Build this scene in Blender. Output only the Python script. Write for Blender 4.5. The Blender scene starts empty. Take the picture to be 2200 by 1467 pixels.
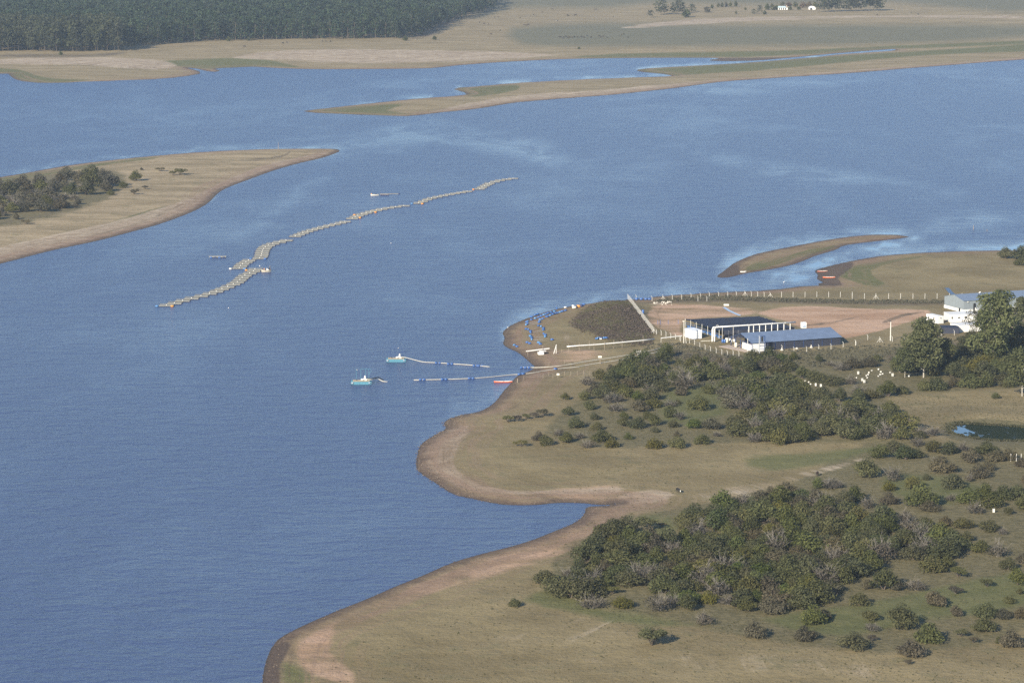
import bpy, bmesh, math, random
import numpy as np
from math import sin, cos, tan, atan, pi, radians, hypot, sqrt, exp
random.seed(7); rng = np.random.default_rng(7)
S = bpy.context.scene
COL = S.collection

# ------------------------------------------------------------------ camera, sky, sun, exposure
FOC, HC, HORIZ = 6500.0, 200.0, -280.0        # focal length in photo pixels, flying height (m), horizon row
PITCH = atan((733.5 - HORIZ) / FOC)
cam = bpy.data.cameras.new('camera'); camo = bpy.data.objects.new('camera', cam); COL.objects.link(camo)
cam.sensor_width = 36.0; cam.lens = FOC / 2200 * 36; cam.clip_start = 1.0; cam.clip_end = 120000
camo.location = (0, 0, HC); camo.rotation_euler = (pi / 2 - PITCH, 0, 0)
S.camera = camo
SUN_EL = radians(24); SUN_DIR2 = (-0.50, -0.866)          # towards the sun, seen from above (x right, y away)
SUNV = (SUN_DIR2[0] * cos(SUN_EL), SUN_DIR2[1] * cos(SUN_EL), sin(SUN_EL))
w = bpy.data.worlds.new('World'); S.world = w; w.use_nodes = True
nt = w.node_tree; bg = nt.nodes['Background']
sky = nt.nodes.new('ShaderNodeTexSky'); sky.sky_type = 'NISHITA'; sky.sun_disc = False
sky.sun_elevation = SUN_EL; sky.sun_rotation = math.atan2(SUN_DIR2[0], SUN_DIR2[1])
sky.altitude = 200; sky.air_density = 1.0; sky.dust_density = 0.35; sky.ozone_density = 4.0
nt.links.new(sky.outputs[0], bg.inputs[0]); bg.inputs[1].default_value = 0.095
sun = bpy.data.lights.new('sun', 'SUN'); sun.energy = 5.0; sun.angle = radians(0.5); sun.color = (1.0, 0.90, 0.73)
suno = bpy.data.objects.new('sun', sun); COL.objects.link(suno)
import mathutils
suno.rotation_euler = mathutils.Vector(SUNV).to_track_quat('Z', 'Y').to_euler()
suno.location = (0, 0, 400)
S.view_settings.view_transform = 'Standard'; S.view_settings.look = 'None'
S.view_settings.exposure = 0.80; S.view_settings.gamma = 1.0; S.view_settings.use_curve_mapping = False
S.cycles.max_bounces = 6; S.cycles.diffuse_bounces = 2; S.cycles.glossy_bounces = 2; S.cycles.transmission_bounces = 3
S.cycles.volume_bounces = 0; S.cycles.transparent_max_bounces = 6
S.cycles.use_denoising = False
S.render.film_transparent = False

# ------------------------------------------------------------------ small helpers
CP, SP = cos(PITCH), sin(PITCH)
def ray(px, py):
    dx = (px - 1100) / FOC; dy = -(py - 733.5) / FOC
    return dx, CP + dy * SP, -SP + dy * CP
def flat(px, py, z=0.0):
    d = ray(px, py); t = (HC - z) / -d[2]
    return d[0] * t, d[1] * t
def project(x, y, z):
    yy = y * CP - (z - HC) * SP; uu = y * SP + (z - HC) * CP
    return 1100 + FOC * x / yy, 733.5 - FOC * uu / yy
def spx(px, py):                              # pixels per metre at a ground point
    return (py - HORIZ) / HC * cos(PITCH)
def smooth_poly(P, closed=True, n=3):
    P = np.array(P, float); N = len(P); out = []
    rngi = range(N) if closed else range(N - 1)
    for i in rngi:
        a, b, c, d = (P[(i - 1) % N], P[i], P[(i + 1) % N], P[(i + 2) % N]) if closed else (P[max(i - 1, 0)], P[i], P[i + 1], P[min(i + 2, N - 1)])
        for k in range(n):
            t = k / n
            out.append(b + 0.5 * t * ((c - a) + t * ((2 * a - 5 * b + 4 * c - d) + t * (3 * (b - c) + d - a))) * 1.0)
    if not closed: out.append(P[-1])
    return np.array(out)
def seg_dist(X, Y, P, closed=True):
    D = np.full(X.shape, 1e9, np.float32)
    N = len(P)
    for i in range(N if closed else N - 1):
        ax, ay = P[i]; bx, by = P[(i + 1) % N]
        ex, ey = bx - ax, by - ay; L = ex * ex + ey * ey + 1e-9
        t = np.clip(((X - ax) * ex + (Y - ay) * ey) / L, 0, 1)
        np.minimum(D, (X - ax - t * ex) ** 2 + (Y - ay - t * ey) ** 2, out=D)
    return np.sqrt(D)
def inside(X, Y, P):
    r = np.zeros(X.shape, bool); N = len(P)
    for i in range(N):
        ax, ay = P[i]; bx, by = P[(i + 1) % N]
        if ay == by: continue
        r ^= ((ay > Y) != (by > Y)) & (X < (bx - ax) * (Y - ay) / (by - ay) + ax)
    return r
def inpoly(x, y, P):
    return bool(inside(np.array([x], float), np.array([y], float), P)[0])
def vnoise(X, Y, s, seed):                    # smooth value noise, 0..1
    x = X / s; y = Y / s
    xi = np.floor(x).astype(np.int64); yi = np.floor(y).astype(np.int64); fx = x - xi; fy = y - yi
    fx = fx * fx * (3 - 2 * fx); fy = fy * fy * (3 - 2 * fy)
    def h(a, b):
        n = (a * 374761393 + b * 668265263 + seed * 974711) & 0xffffffff
        n = ((n ^ (n >> 13)) * 1274126177) & 0xffffffff
        return ((n ^ (n >> 16)) & 0xffff) / 65535.0
    return (h(xi, yi) * (1 - fx) + h(xi + 1, yi) * fx) * (1 - fy) + (h(xi, yi + 1) * (1 - fx) + h(xi + 1, yi + 1) * fx) * fy

# ------------------------------------------------------------------ shorelines (traced on the water level)
FAR = [(-900,150),(-300,156),(0,159),(18,160),(30,170),(60,177),(110,179),(180,177),(250,174),(330,171),(390,166),(420,161),(431,158),(424,152),
  (398,145.5),(424,148.5),(442,153),(462,155),(474,152),(462,148),(500,146),(540,144),(560,145),(620,148),(700,149.5),(800,149),(900,148),(940,146),(985,141),(1050,136),
  (1100,133),(1200,128),(1300,126),(1400,125),(1520,125),(1545,126.5),(1520,130),(1552,132),(1600,131.5),(1650,129),(1770,118),(1800,115),(1912,106.5),(1922,107.5),
  (1912,110),(1800,117.5),(1760,122.5),(1640,132.5),(1560,138),(1450,144),(1385,148),(1367,152),(1387,156),(1443,161.5),(1440,164),(1390,166),(1270,170),(1100,179),(1050,184),(990,188),
  (974,192),(990,197),(1003,202),(985,206),(900,212),(780,224),(700,233),(652,239),(662,242),(720,245),(800,248),(860,250),(890,249),(950,242),(1030,234),(1100,222),
  (1200,213),(1310,205),(1450,190),(1485,185),(1550,176.5),(1600,172.5),(1700,166),(1850,156),(1950,147.5),(2050,140),(2200,128.5),(2500,112),(3200,90),
  (3200,-240),(-900,-240)]
HEAD = [(-900,470),(-300,420),(0,381),(138,357),(242,344),(345,334),(449,326),(587,320.5),(708,320),(729,323),(725,328),(691,340),(639,352),(587,367),(535,386),(497,400),(470,414),(449,435),
  (414,455),(345,481),(276,500),(207,518),(104,540),(0,567),(-300,640),(-900,760)]
BAR = [(1540,594),(1548,587),(1564,575),(1583,562),(1627,545),(1704,529),(1786,514),(1850,506),(1898,504),(1939,506),(1953,510),(1898,517),(1818,527),(1796,537),(1755,549),(1723,562),(1691,572),(1643,581),(1595,589),(1573,595),(1548,597)]
MAIN = [(3400,545),(2600,538),(2200,538),(2105,539),(2009,542),(1914,548),(1850,557),(1802,567),(1770,575),(1750,582),(1758,591),(1755,599),(1770,608),(1748,609.5),(1790,612),(1720,615.5),(1678,621),(1627,625),(1580,627),(1532,629),(1500,631),
  (1440,635),(1390,640),(1350,645),(1285,651),(1254,654),(1224,659),(1193,665),(1162,674),(1132,684),(1101,697),(1085,708),(1080,716),(1084,726),(1081,739),(1093,748),(1111,756),(1126,767),(1140,780),(1148,788),
  (1138,797),(1117,805),(1105,813),(1094,827),(1079,843),(1062,865),(1032,883),(995,891),(962,901),(954,911),(958,921),(929,937),(904,955),(896,980),(895,1005),(908,1019),(937,1038),(974,1061),(1016,1071),(1078,1083),
  (1140,1085),(1202,1079.5),(1252,1080.5),(1298,1084.5),(1328,1080),(1304,1086.5),(1262,1089),(1256,1102),(1244,1116),(1220,1129),(1190,1141),(1145,1159),(1100,1173),(1036,1189),(972,1208),(912,1234),(850,1259),(788,1286),(706,1319),
  (623,1357),(590,1381),(573,1414),(565,1448),(564,1467),(556,1560),(500,1750),(3400,1750)]
POND = [(2042,928),(2046,914),(2070,910),(2110,912),(2160,915),(2210,919),(2262,925),(2256,942),(2195,947),(2130,946),(2075,938)]
def toworld(P, z=0.0): return np.array([flat(a, b, z) for a, b in P])
POLY = [('far_plain', smooth_poly(toworld(FAR), n=2)), ('peninsula', smooth_poly(toworld(HEAD), n=3)), ('sandbar', smooth_poly(toworld(BAR), n=3)), ('ground', smooth_poly(toworld(MAIN), n=3))]
ZP = 2.6
PONDW = smooth_poly(toworld(POND, ZP), n=3)

# ------------------------------------------------------------------ terrain grid (finer near the camera, coarser far away)
py_rows = np.concatenate([np.linspace(-262, -60, 40)[:-1], np.arange(-60, 84, 3.6), np.arange(84, 160, 1.5), np.arange(160, 1500, 3.6), np.linspace(1510, 2400, 30)])
dep = PITCH + np.arctan((py_rows - 733.5) / FOC)
YR = HC / np.tan(dep)                                     # descending with row
side = 0.186 + 0.9 * (np.linspace(0, 1, 22)[1:] ** 2)
UC = np.concatenate([-side[::-1], np.linspace(-0.186, 0.186, 600), side])
NR, NC = len(YR), len(UC)
GY = np.repeat(YR[:, None], NC, 1); GX = GY * UC[None, :]
gx, gy = GX.ravel(), GY.ravel()
SD = np.full(gx.shape, -1e6, np.float32); OWN = np.zeros(gx.shape, np.int32)
for k, (nm, P) in enumerate(POLY):
    x0, y0 = P.min(0) - 400; x1, y1 = P.max(0) + 400
    sel = np.where((gx > x0) & (gx < x1) & (gy > y0) & (gy < y1))[0]
    X = gx[sel].astype(np.float64); Y = gy[sel].astype(np.float64)
    d = seg_dist(X, Y, P); ins = inside(X, Y, P)
    s = np.where(ins, d, -d)
    better = s > SD[sel]
    SD[sel[better]] = s[better]; OWN[sel[better]] = k
SD = np.maximum(SD, -400)
land = np.clip(SD, 0, None)
slope = np.choose(OWN, [0.010, 0.012, 0.010, 0.017]); cap = np.choose(OWN, [9.0, 2.6, 0.8, 5.0])
bank = np.choose(OWN, [0.35, 0.45, 0.30, 0.55])
H = bank * (1 - np.exp(-land / 5.0)) + cap * (1 - np.exp(-slope * land / cap))
und = (vnoise(gx, gy, 46, 1) - .5) * 0.7 + (vnoise(gx, gy, 17, 2) - .5) * 0.28
und += (vnoise(gx, gy, 5, 3) - .5) * 0.10
und += np.where(OWN == 0, (vnoise(gx, gy, 420, 4) - .5) * 7 * np.clip(land / 500, 0, 1), 0)
H = H + und * np.clip(land / 30, 0, 1)
H = np.where(SD < 0, np.maximum(SD * 0.06, -3.0) - 0.02, H)
# the heath knoll beside the compound
kx, ky = flat(1322, 672, 2.5)
H += 4.2 * np.exp(-((gx - kx) / 11.5) ** 2 - ((gy - ky) / 42.0) ** 2) * (SD > 0) * np.clip(land / 10, 0, 1)
# pond basin
sel = np.where((abs(gx - PONDW[:, 0].mean()) < 150) & (abs(gy - PONDW[:, 1].mean()) < 250))[0]
dp = seg_dist(gx[sel], gy[sel], PONDW); dp = np.where(inside(gx[sel], gy[sel], PONDW), -dp, dp)
tgt = ZP + np.clip(dp * 0.10, -1.0, 2.0); wgt = np.clip(1 - (dp - 5) / 30, 0, 1)
H[sel] = H[sel] * (1 - wgt) + tgt * wgt
HG = H.reshape(NR, NC)
_ri = np.arange(NR, dtype=float); _ci = np.arange(NC, dtype=float)
def hgt(x, y):
    r = np.interp(-np.asarray(y, float), -YR, _ri); c = np.interp(np.asarray(x, float) / np.asarray(y, float), UC, _ci)
    r0 = np.clip(np.floor(r).astype(int), 0, NR - 2); c0 = np.clip(np.floor(c).astype(int), 0, NC - 2); a = r - r0; b = c - c0
    return (HG[r0, c0] * (1 - b) + HG[r0, c0 + 1] * b) * (1 - a) + (HG[r0 + 1, c0] * (1 - b) + HG[r0 + 1, c0 + 1] * b) * a
SDG = SD.reshape(NR, NC)
def sdist(x, y):
    r = np.clip(np.rint(np.interp(-np.asarray(y, float), -YR, _ri)).astype(int), 0, NR - 1)
    c = np.clip(np.rint(np.interp(np.asarray(x, float) / np.asarray(y, float), UC, _ci)).astype(int), 0, NC - 1)
    return SDG[r, c]
def on(px, py):                               # point of the terrain seen at a photo pixel
    z = 0.0
    for _ in range(14):
        x, y = flat(px, py, z); z = 0.4 * z + 0.6 * float(hgt(x, y))
    return x, y, float(hgt(x, y))
def onw(px, py, z=0.0):
    x, y = flat(px, py, z); return x, y, z

# ------------------------------------------------------------------ ground cover masks (patches of soil, sand, grass)
PXV, PYV = project(gx, gy, H)
def pmask(polys, feather, yscale=0.45):
    M = np.zeros(gx.shape, np.float32)
    for P in polys:
        P = np.array(P, float)
        x0, y0 = P.min(0) - feather * 2; x1, y1 = P.max(0) + feather * 2
        s = np.where((PXV > x0) & (PXV < x1) & (PYV > y0) & (PYV < y1))[0]
        if not len(s): continue
        Q = smooth_poly(P, n=2); Qs = Q * [1, 1 / yscale]
        d = seg_dist(PXV[s], PYV[s] / yscale, Qs); i = inside(PXV[s], PYV[s], Q)
        v = np.clip(0.5 + np.where(i, d, -d) / (2 * feather), 0, 1)
        M[s] = np.maximum(M[s], v)
    return M
GREEN = [[(1425,662),(1480,655),(1545,658),(1530,672),(1470,682),(1430,678)],[(1800,700),(1850,690),(1880,700),(1830,715)],[(656,239),(780,228),(870,224),(830,238),(890,246),(800,247),(700,243)],[(985,190),(1050,185),(1110,183),(1110,194),(1040,206),(1003,207)],
 [(1362,152),(1445,146),(1640,133),(1800,120),(1950,112),(2200,96),(2260,94),(2260,108),(2200,111),(1990,119),(1800,136),(1640,151),(1470,162),(1445,163)],
 [(1220,125),(1330,116),(1545,112),(1700,109),(1900,100),(2200,88),(2200,95),(1920,106),(1770,116),(1560,124),(1400,124)],
 [(-40,145),(40,150),(80,163),(120,169),(210,172),(120,178),(60,176),(30,168),(0,158)],[(335,134),(420,128),(500,125),(580,130),(650,146),(700,148),(540,143),(470,149),(400,145)],
 [(-20,386),(140,361),(240,347),(335,337),(330,341),(240,353),(130,371),(-20,395)],[(150,512),(250,474),(335,448),(378,440),(340,466),(250,494)],
 [(1600,578),(1630,563),(1700,546),(1760,533),(1800,527),(1785,536),(1740,551),(1680,566),(1620,581)],
 [(1800,592),(1815,578),(1850,567),(1930,556),(2000,549),(1930,562),(1870,580),(1885,600),(1905,611),(1860,613),(1830,602)],
 [(1600,985),(1720,972),(1870,958),(1885,970),(1760,1000),(1650,1012)],[(1890,1015),(2010,1020),(2130,1045),(2080,1075),(2000,1085),(1910,1060)],
 [(1190,1262),(1280,1300),(1450,1330),(1500,1345),(1380,1345),(1240,1320),(1120,1290)],[(1640,1330),(1850,1290),(2100,1240),(2210,1230),(2210,1300),(2000,1330),(1800,1370)],
 [(1430,830),(1600,825),(1560,895),(1420,910)],[(1340,1105),(1440,1105),(1450,1140),(1380,1145)],[(1180,1240),(1250,1250),(1240,1275),(1190,1270)],[(600,1420),(650,1435),(680,1467),(610,1470)]]
OLIVE = [[(1250,850),(1300,800),(1430,750),(1620,765),(1900,745),(2250,760),(2250,830),(1900,850),(1960,930),(1880,950),(1600,950),(1300,960),(1170,930)],
 [(1880,940),(2050,950),(2250,960),(2250,1330),(1900,1400),(1500,1350),(1200,1270),(1240,1150),(1460,1090),(1700,1040)],[(-50,395),(150,372),(245,365),(270,400),(200,440),(120,465),(-50,490)]]
PINK = [[(1385,690),(1400,657),(1460,650),(1560,658),(1640,668),(1560,682),(1470,690),(1470,720),(1440,718)]]
PINK2 = [[(1630,672),(1700,660),(1800,661),(1900,665),(1992,667),(1985,680),(1930,697),(1870,716),(1812,728),(1790,710),(1720,705),(1690,690)],
 ]
PINK4 = [[(630,1400),(650,1372),(700,1340),(790,1302),(730,1340),(715,1400),(765,1440),(760,1475),(660,1445)],[(1020,1210),(1120,1178),(1250,1135),(1235,1165),(1130,1215),(1000,1250)]]
PINK3 = [[(790,1302),(900,1250),(990,1217),(1100,1180),(1230,1135),(1290,1120),(1240,1175),(1120,1225),(960,1265),(850,1300)],[(1180,1050),(1330,1045),(1300,1075),(1200,1070)],[(1330,760),(1160,745),(1130,770),(1160,785)]]
MUD = [[(2020,925),(2040,905),(2110,900),(2230,910),(2290,925),(2280,950),(2190,958),(2110,955),(2050,945)]]
PALE = [[(905,985),(935,940),(985,912),(1010,930),(975,990),(1010,1030),(1100,1052),(1320,1046),(1330,1055),(1200,1062),(1100,1063),(985,1048),(930,1015)],
 [(1330,1068),(1380,1052),(1438,1055),(1446,1070),(1385,1082),(1340,1082)],[(1395,652),(1425,647),(1440,652),(1410,656)],
 [(1115,205),(1300,193),(1480,177),(1560,172),(1700,161),(1950,143),(2200,124),(2260,120),(2260,124),(2200,128),(1950,147),(1600,172),(1450,190),(1310,204),(1100,221),(1000,236),(900,247),(1010,222)],
 [(-50,545),(120,505),(300,462),(420,420),(500,380),(600,347),(700,326),(690,338),(600,360),(520,390),(450,428),(380,462),(220,510),(-50,572)],
 [(0,128),(120,124),(300,126),(380,140),(330,150),(180,140),(0,138)],[(500,125),(620,108),(900,108),(1200,118),(1000,132),(760,136),(640,130)],
 [(1480,42),(1800,35),(2160,34),(2200,40),(1900,38),(1700,42),(1500,52),(1330,62)]]
TRACK = [[(1300,1102),(1400,1078),(1500,1058),(1700,1018),(1850,983),(1873,974),(1860,988),(1720,1032),(1550,1076),(1350,1110)],[(1560,654),(1700,662),(1860,663),(2036,656),(2036,659),(1860,666),(1700,665),(1560,658)],]
STRAW = [[(1250,1300),(1400,1345),(1700,1350),(1900,1400),(1700,1395),(1350,1370),(1000,1385),(1150,1350)],[(1100,1420),(1500,1395),(1850,1420),(1950,1460),(1500,1440)],[(1130,740),(1230,700),(1260,720),(1200,745)],[(900,1300),(1100,1240),(1180,1230),(1050,1290)],[(1180,870),(1080,900),(1000,930),(1080,940),(1180,905)]]
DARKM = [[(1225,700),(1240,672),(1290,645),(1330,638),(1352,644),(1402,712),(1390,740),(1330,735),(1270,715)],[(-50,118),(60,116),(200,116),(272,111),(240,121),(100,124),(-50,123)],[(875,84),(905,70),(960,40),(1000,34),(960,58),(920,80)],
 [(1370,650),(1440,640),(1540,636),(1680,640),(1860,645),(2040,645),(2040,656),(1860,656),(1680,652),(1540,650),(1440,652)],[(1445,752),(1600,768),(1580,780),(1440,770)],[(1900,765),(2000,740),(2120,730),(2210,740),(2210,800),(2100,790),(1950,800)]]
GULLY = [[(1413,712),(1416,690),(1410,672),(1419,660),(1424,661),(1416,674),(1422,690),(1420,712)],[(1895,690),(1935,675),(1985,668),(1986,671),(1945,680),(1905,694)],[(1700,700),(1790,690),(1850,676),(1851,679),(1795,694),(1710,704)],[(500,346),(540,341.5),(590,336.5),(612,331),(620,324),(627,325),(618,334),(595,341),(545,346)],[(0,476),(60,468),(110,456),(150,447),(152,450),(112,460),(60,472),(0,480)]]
GREYF = [[(1050,-300),(2400,-300),(2400,12),(1900,3),(1650,10),(1420,6),(1300,17),(1100,17),(1000,20)],[(1100,62),(1300,50),(1560,55),(2200,55),(2200,80),(1900,95),(1500,100),(1250,100),(1120,95)]]
WETM = [[(1535,596),(1550,585),(1575,570),(1590,575),(1580,597)],[(1745,582),(1770,574),(1830,563),(1830,575),(1800,598),(1810,612),(1770,612)],[(1490,127),(1640,124),(1700,126),(1560,137),(1540,133)],[(560,1467),(575,1410),(600,1380),(625,1385),(600,1430),(600,1467)]]
WEIGH = [0.9, 0.75]
ATTR = {'green': np.maximum(pmask([q for q in GREEN if q[0][1] < 640], 7), pmask([q for q in GREEN if q[0][1] >= 640], 24) * .8), 'olive': np.maximum(pmask(OLIVE, 22), pmask(MUD, 8)), 'pink': np.maximum(np.maximum(pmask(PINK, 9) * .62, pmask(PINK2, 8)), np.maximum(pmask(PINK4, 12) * .55, pmask(PINK3, 10) * .42)),
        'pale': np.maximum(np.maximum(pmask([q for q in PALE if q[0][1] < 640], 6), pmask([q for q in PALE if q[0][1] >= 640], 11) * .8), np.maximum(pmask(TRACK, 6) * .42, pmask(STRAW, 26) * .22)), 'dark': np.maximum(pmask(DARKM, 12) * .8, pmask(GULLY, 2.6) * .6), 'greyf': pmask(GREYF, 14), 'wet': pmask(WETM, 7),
        'dry': np.choose(OWN, [0.55, 0.85, 0.25, 0.28]).astype(np.float32), 'shore': SD.astype(np.float32)}

# ------------------------------------------------------------------ materials
MATS = {}
def newmat(name):
    m = bpy.data.materials.new(name); m.use_nodes = True
    return m, m.node_tree, m.node_tree.nodes['Principled BSDF']
class N:                                       # terse node builder
    def __init__(s, nt): s.nt = nt
    def _set(s, sock, v):
        if isinstance(v, bpy.types.NodeSocket): s.nt.links.new(v, sock)
        elif isinstance(v, (tuple, list)) and len(v) == 3 and sock.type == 'RGBA': sock.default_value = (*v, 1)
        else: sock.default_value = v
    def attr(s, n, out='Fac'):
        a = s.nt.nodes.new('ShaderNodeAttribute'); a.attribute_name = n; return a.outputs[out]
    def pos(s): return s.nt.nodes.new('ShaderNodeNewGeometry').outputs['Position']
    def math(s, op, a, b=0.0, clamp=False):
        m = s.nt.nodes.new('ShaderNodeMath'); m.operation = op; m.use_clamp = clamp; s._set(m.inputs[0], a); s._set(m.inputs[1], b); return m.outputs[0]
    def noise(s, scale, detail=3, rough=.55, vec=None, dist=0.0, lac=2.0):
        n = s.nt.nodes.new('ShaderNodeTexNoise'); n.inputs['Scale'].default_value = scale; n.inputs['Detail'].default_value = detail
        n.inputs['Roughness'].default_value = rough; n.inputs['Distortion'].default_value = dist
        s._set(n.inputs['Vector'], vec if vec is not None else s.pos()); return n.outputs['Fac']
    def mapr(s, v, a, b, c=0.0, d=1.0, smooth=True):
        m = s.nt.nodes.new('ShaderNodeMapRange'); m.interpolation_type = 'SMOOTHSTEP' if smooth else 'LINEAR'
        for i, q in enumerate((v, a, b, c, d)): s._set(m.inputs[i], q)
        return m.outputs[0]
    def mix(s, f, a, b, mode='MIX'):
        m = s.nt.nodes.new('ShaderNodeMix'); m.data_type = 'RGBA'; m.blend_type = mode
        s._set(m.inputs[0], f); s._set(m.inputs[6], a); s._set(m.inputs[7], b); return m.outputs[2]
    def vscale(s, v, xyz):
        m = s.nt.nodes.new('ShaderNodeMapping'); s._set(m.inputs['Vector'], v); m.inputs['Scale'].default_value = xyz; return m.outputs[0]
    def comb(s, x, y, z):
        m = s.nt.nodes.new('ShaderNodeCombineXYZ')
        for i, q in enumerate((x, y, z)): s._set(m.inputs[i], q)
        return m.outputs[0]
    def sep(s, v):
        m = s.nt.nodes.new('ShaderNodeSeparateXYZ'); s._set(m.inputs[0], v); return m.outputs
    def bump(s, h, strength, dist, normal=None):
        b = s.nt.nodes.new('ShaderNodeBump'); s._set(b.inputs['Strength'], strength); s._set(b.inputs['Distance'], dist); s._set(b.inputs['Height'], h)
        if normal is not None: s._set(b.inputs['Normal'], normal)
        return b.outputs[0]
    def objrand(s): return s.nt.nodes.new('ShaderNodeObjectInfo').outputs['Random']
    def hsv(s, c, h=.5, sa=1., v=1.):
        m = s.nt.nodes.new('ShaderNodeHueSaturation'); s._set(m.inputs['Hue'], h); s._set(m.inputs['Saturation'], sa); s._set(m.inputs['Value'], v); s._set(m.inputs['Color'], c); return m.outputs[0]

def ground_material():
    m, t, b = newmat('ground_cover'); n = N(t)
    big = n.noise(1 / 38., 4, .6); mid = n.noise(1 / 9., 4, .65); fine = n.noise(1 / 1.7, 3, .7); grit = n.noise(2.2, 2, .7)
    long = n.noise(1.0, 4, .62, n.vscale(n.pos(), (1 / 60., 1 / 16., 1)))
    sh = n.attr('shore'); P = n.sep(n.pos())
    # old water lines that follow the shore
    lines = n.noise(1.0, 4, .7, n.comb(n.math('MULTIPLY', sh, .22), n.math('MULTIPLY', P[0], .012), n.math('MULTIPLY', P[1], .012)))
    grass = n.mix(n.mapr(big, .35, .68), (.165, .130, .064), (.238, .190, .100))
    straw = n.mix(n.mapr(long, .35, .65), (.235, .182, .106), (.36, .282, .176))
    c = n.mix(n.mapr(n.math('ADD', n.attr('dry'), n.math('MULTIPLY', n.math('SUBTRACT', mid, .5), .7)), .15, .85), grass, straw)
    c = n.mix(n.mapr(mid, .52, .72, 0, .55), c, (.118, .112, .052))
    c = n.mix(n.math('MULTIPLY', n.attr('greyf'), .75), c, (.112, .115, .075))
    def lay(c, name, col, amt=1.0, rag=.55, nz=None):
        f = n.mapr(n.math('ADD', n.attr(name), n.math('ADD', n.math('MULTIPLY', n.math('SUBTRACT', nz or mid, .5), rag), n.math('MULTIPLY', n.math('SUBTRACT', big, .5), rag * .9))), .25, .75, 0, amt)
        return n.mix(n.math('MULTIPLY', f, n.mapr(n.attr(name), 0.0, .12)), c, col)
    c = lay(c, 'olive', n.mix(n.mapr(fine, .3, .7), (.090, .082, .038), (.150, .128, .068)), .85, .9)
    c = lay(c, 'green', n.mix(n.mapr(mid, .3, .7), (.088, .098, .034), (.128, .128, .052)), .85, .8)
    c = lay(c, 'pink', n.mix(n.mapr(long, .35, .65), (.36, .222, .140), (.49, .330, .230)), .92, 1.0, long)
    c = lay(c, 'pale', n.mix(n.mapr(n.math('ADD', n.math('MULTIPLY', lines, .6), n.math('MULTIPLY', mid, .4)), .38, .62), (.25, .185, .125), (.47, .385, .285)), .9, 1.1, lines)
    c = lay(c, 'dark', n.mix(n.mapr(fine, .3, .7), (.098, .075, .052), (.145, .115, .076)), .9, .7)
    # shore zone: streaks of bare soil then a dark wet edge
    zone = n.mapr(sh, 6, 34, 1, 0)
    c = n.mix(n.math('MULTIPLY', n.mapr(lines, .46, .6), n.math('MULTIPLY', zone, .75)), c, (.245, .165, .112))
    c = n.mix(n.math('MULTIPLY', n.mapr(lines, .40, .33), n.math('MULTIPLY', zone, .6)), c, (.115, .088, .055))
    band = n.mapr(n.math('ADD', sh, n.math('MULTIPLY', n.math('SUBTRACT', big, .5), 16.0)), 4, 20, .62, 0)
    c = n.mix(n.math('MULTIPLY', n.math('MULTIPLY', band, n.mapr(n.attr('green'), .1, .6, 1, .1)), n.mapr(lines, .25, .6, .55, 1)), c, n.mix(n.mapr(mid, .3, .7), (.190, .122, .082), (.265, .182, .126)))
    edge = n.math('ADD', sh, n.math('MULTIPLY', n.math('SUBTRACT', mid, .5), 8.0))
    c = n.mix(n.mapr(edge, 1.2, 6.5, .80, 0), c, n.mix(n.mapr(grit, .35, .65), (.070, .050, .040), (.125, .090, .068)))
    c = lay(c, 'wet', (.085, .062, .050), .85, .5)
    c = n.mix(n.mapr(sh, .0, 1.1, .7, 0), c, (.05, .04, .032))
    # fine grain: tufts, stones, bare spots
    c = n.mix(n.mapr(fine, .58, .76, 0, .30), c, (.085, .070, .038))
    c = n.mix(n.mapr(grit, .60, .78, 0, .35), c, n.mix(.6, c, (.42, .36, .26)))
    c = n.hsv(c, .5, 1.0, n.mapr(n.math('ADD', n.math('MULTIPLY', grit, .5), n.math('MULTIPLY', fine, .5)), .3, .7, .80, 1.2, False))
    t.links.new(c, b.inputs['Base Color']); b.inputs['Roughness'].default_value = .93; b.inputs['Specular IOR Level'].default_value = .15
    h = n.math('ADD', n.math('MULTIPLY', fine, 1.0), n.math('MULTIPLY', grit, .35))
    t.links.new(n.bump(n.math('ADD', h, n.math('MULTIPLY', mid, 2.0)), .55, .55), b.inputs['Normal'])
    return m

def water_material():
    m, t, b = newmat('lake_water'); n = N(t)
    p = n.pos(); calm = n.attr('calm')
    w0 = n.noise(1.0, 3, .6, n.vscale(p, (.055, .10, 1)), .5)
    w1 = n.noise(1.0, 3, .6, n.vscale(p, (.20, .36, 1)), .4)
    w2 = n.noise(1.0, 2, .6, n.vscale(p, (.75, 1.3, 1)), .3)
    gust = n.noise(1.0, 4, .6, n.vscale(p, (1 / 210., 1 / 420., 1)), .8)
    gust2 = n.noise(1.0, 3, .6, n.vscale(p, (1 / 33., 1 / 75., 1)), .5)
    rip = n.math('ADD', n.math('ADD', n.math('MULTIPLY', w1, 1.0), n.math('MULTIPLY', w2, .40)), n.math('MULTIPLY', w0, 2.2))
    g = n.math('ADD', n.math('MULTIPLY', gust, .7), n.math('MULTIPLY', gust2, .3))
    still = n.math('MAXIMUM', n.math('MULTIPLY', calm, n.mapr(gust2, .34, .62, .25, 1.15)), n.mapr(g, .46, .70, 0, .36))
    st = n.math('MULTIPLY', n.mapr(still, 0, 1, 1, .06, False), .72)
    t.links.new(n.bump(rip, st, 1.15), b.inputs['Normal'])
    b.inputs['Base Color'].default_value = (.046, .068, .150, 1)
    t.links.new(n.mapr(still, 0, 1, .30, .12, False), b.inputs['Roughness']); b.inputs['IOR'].default_value = 1.333
    return m
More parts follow.
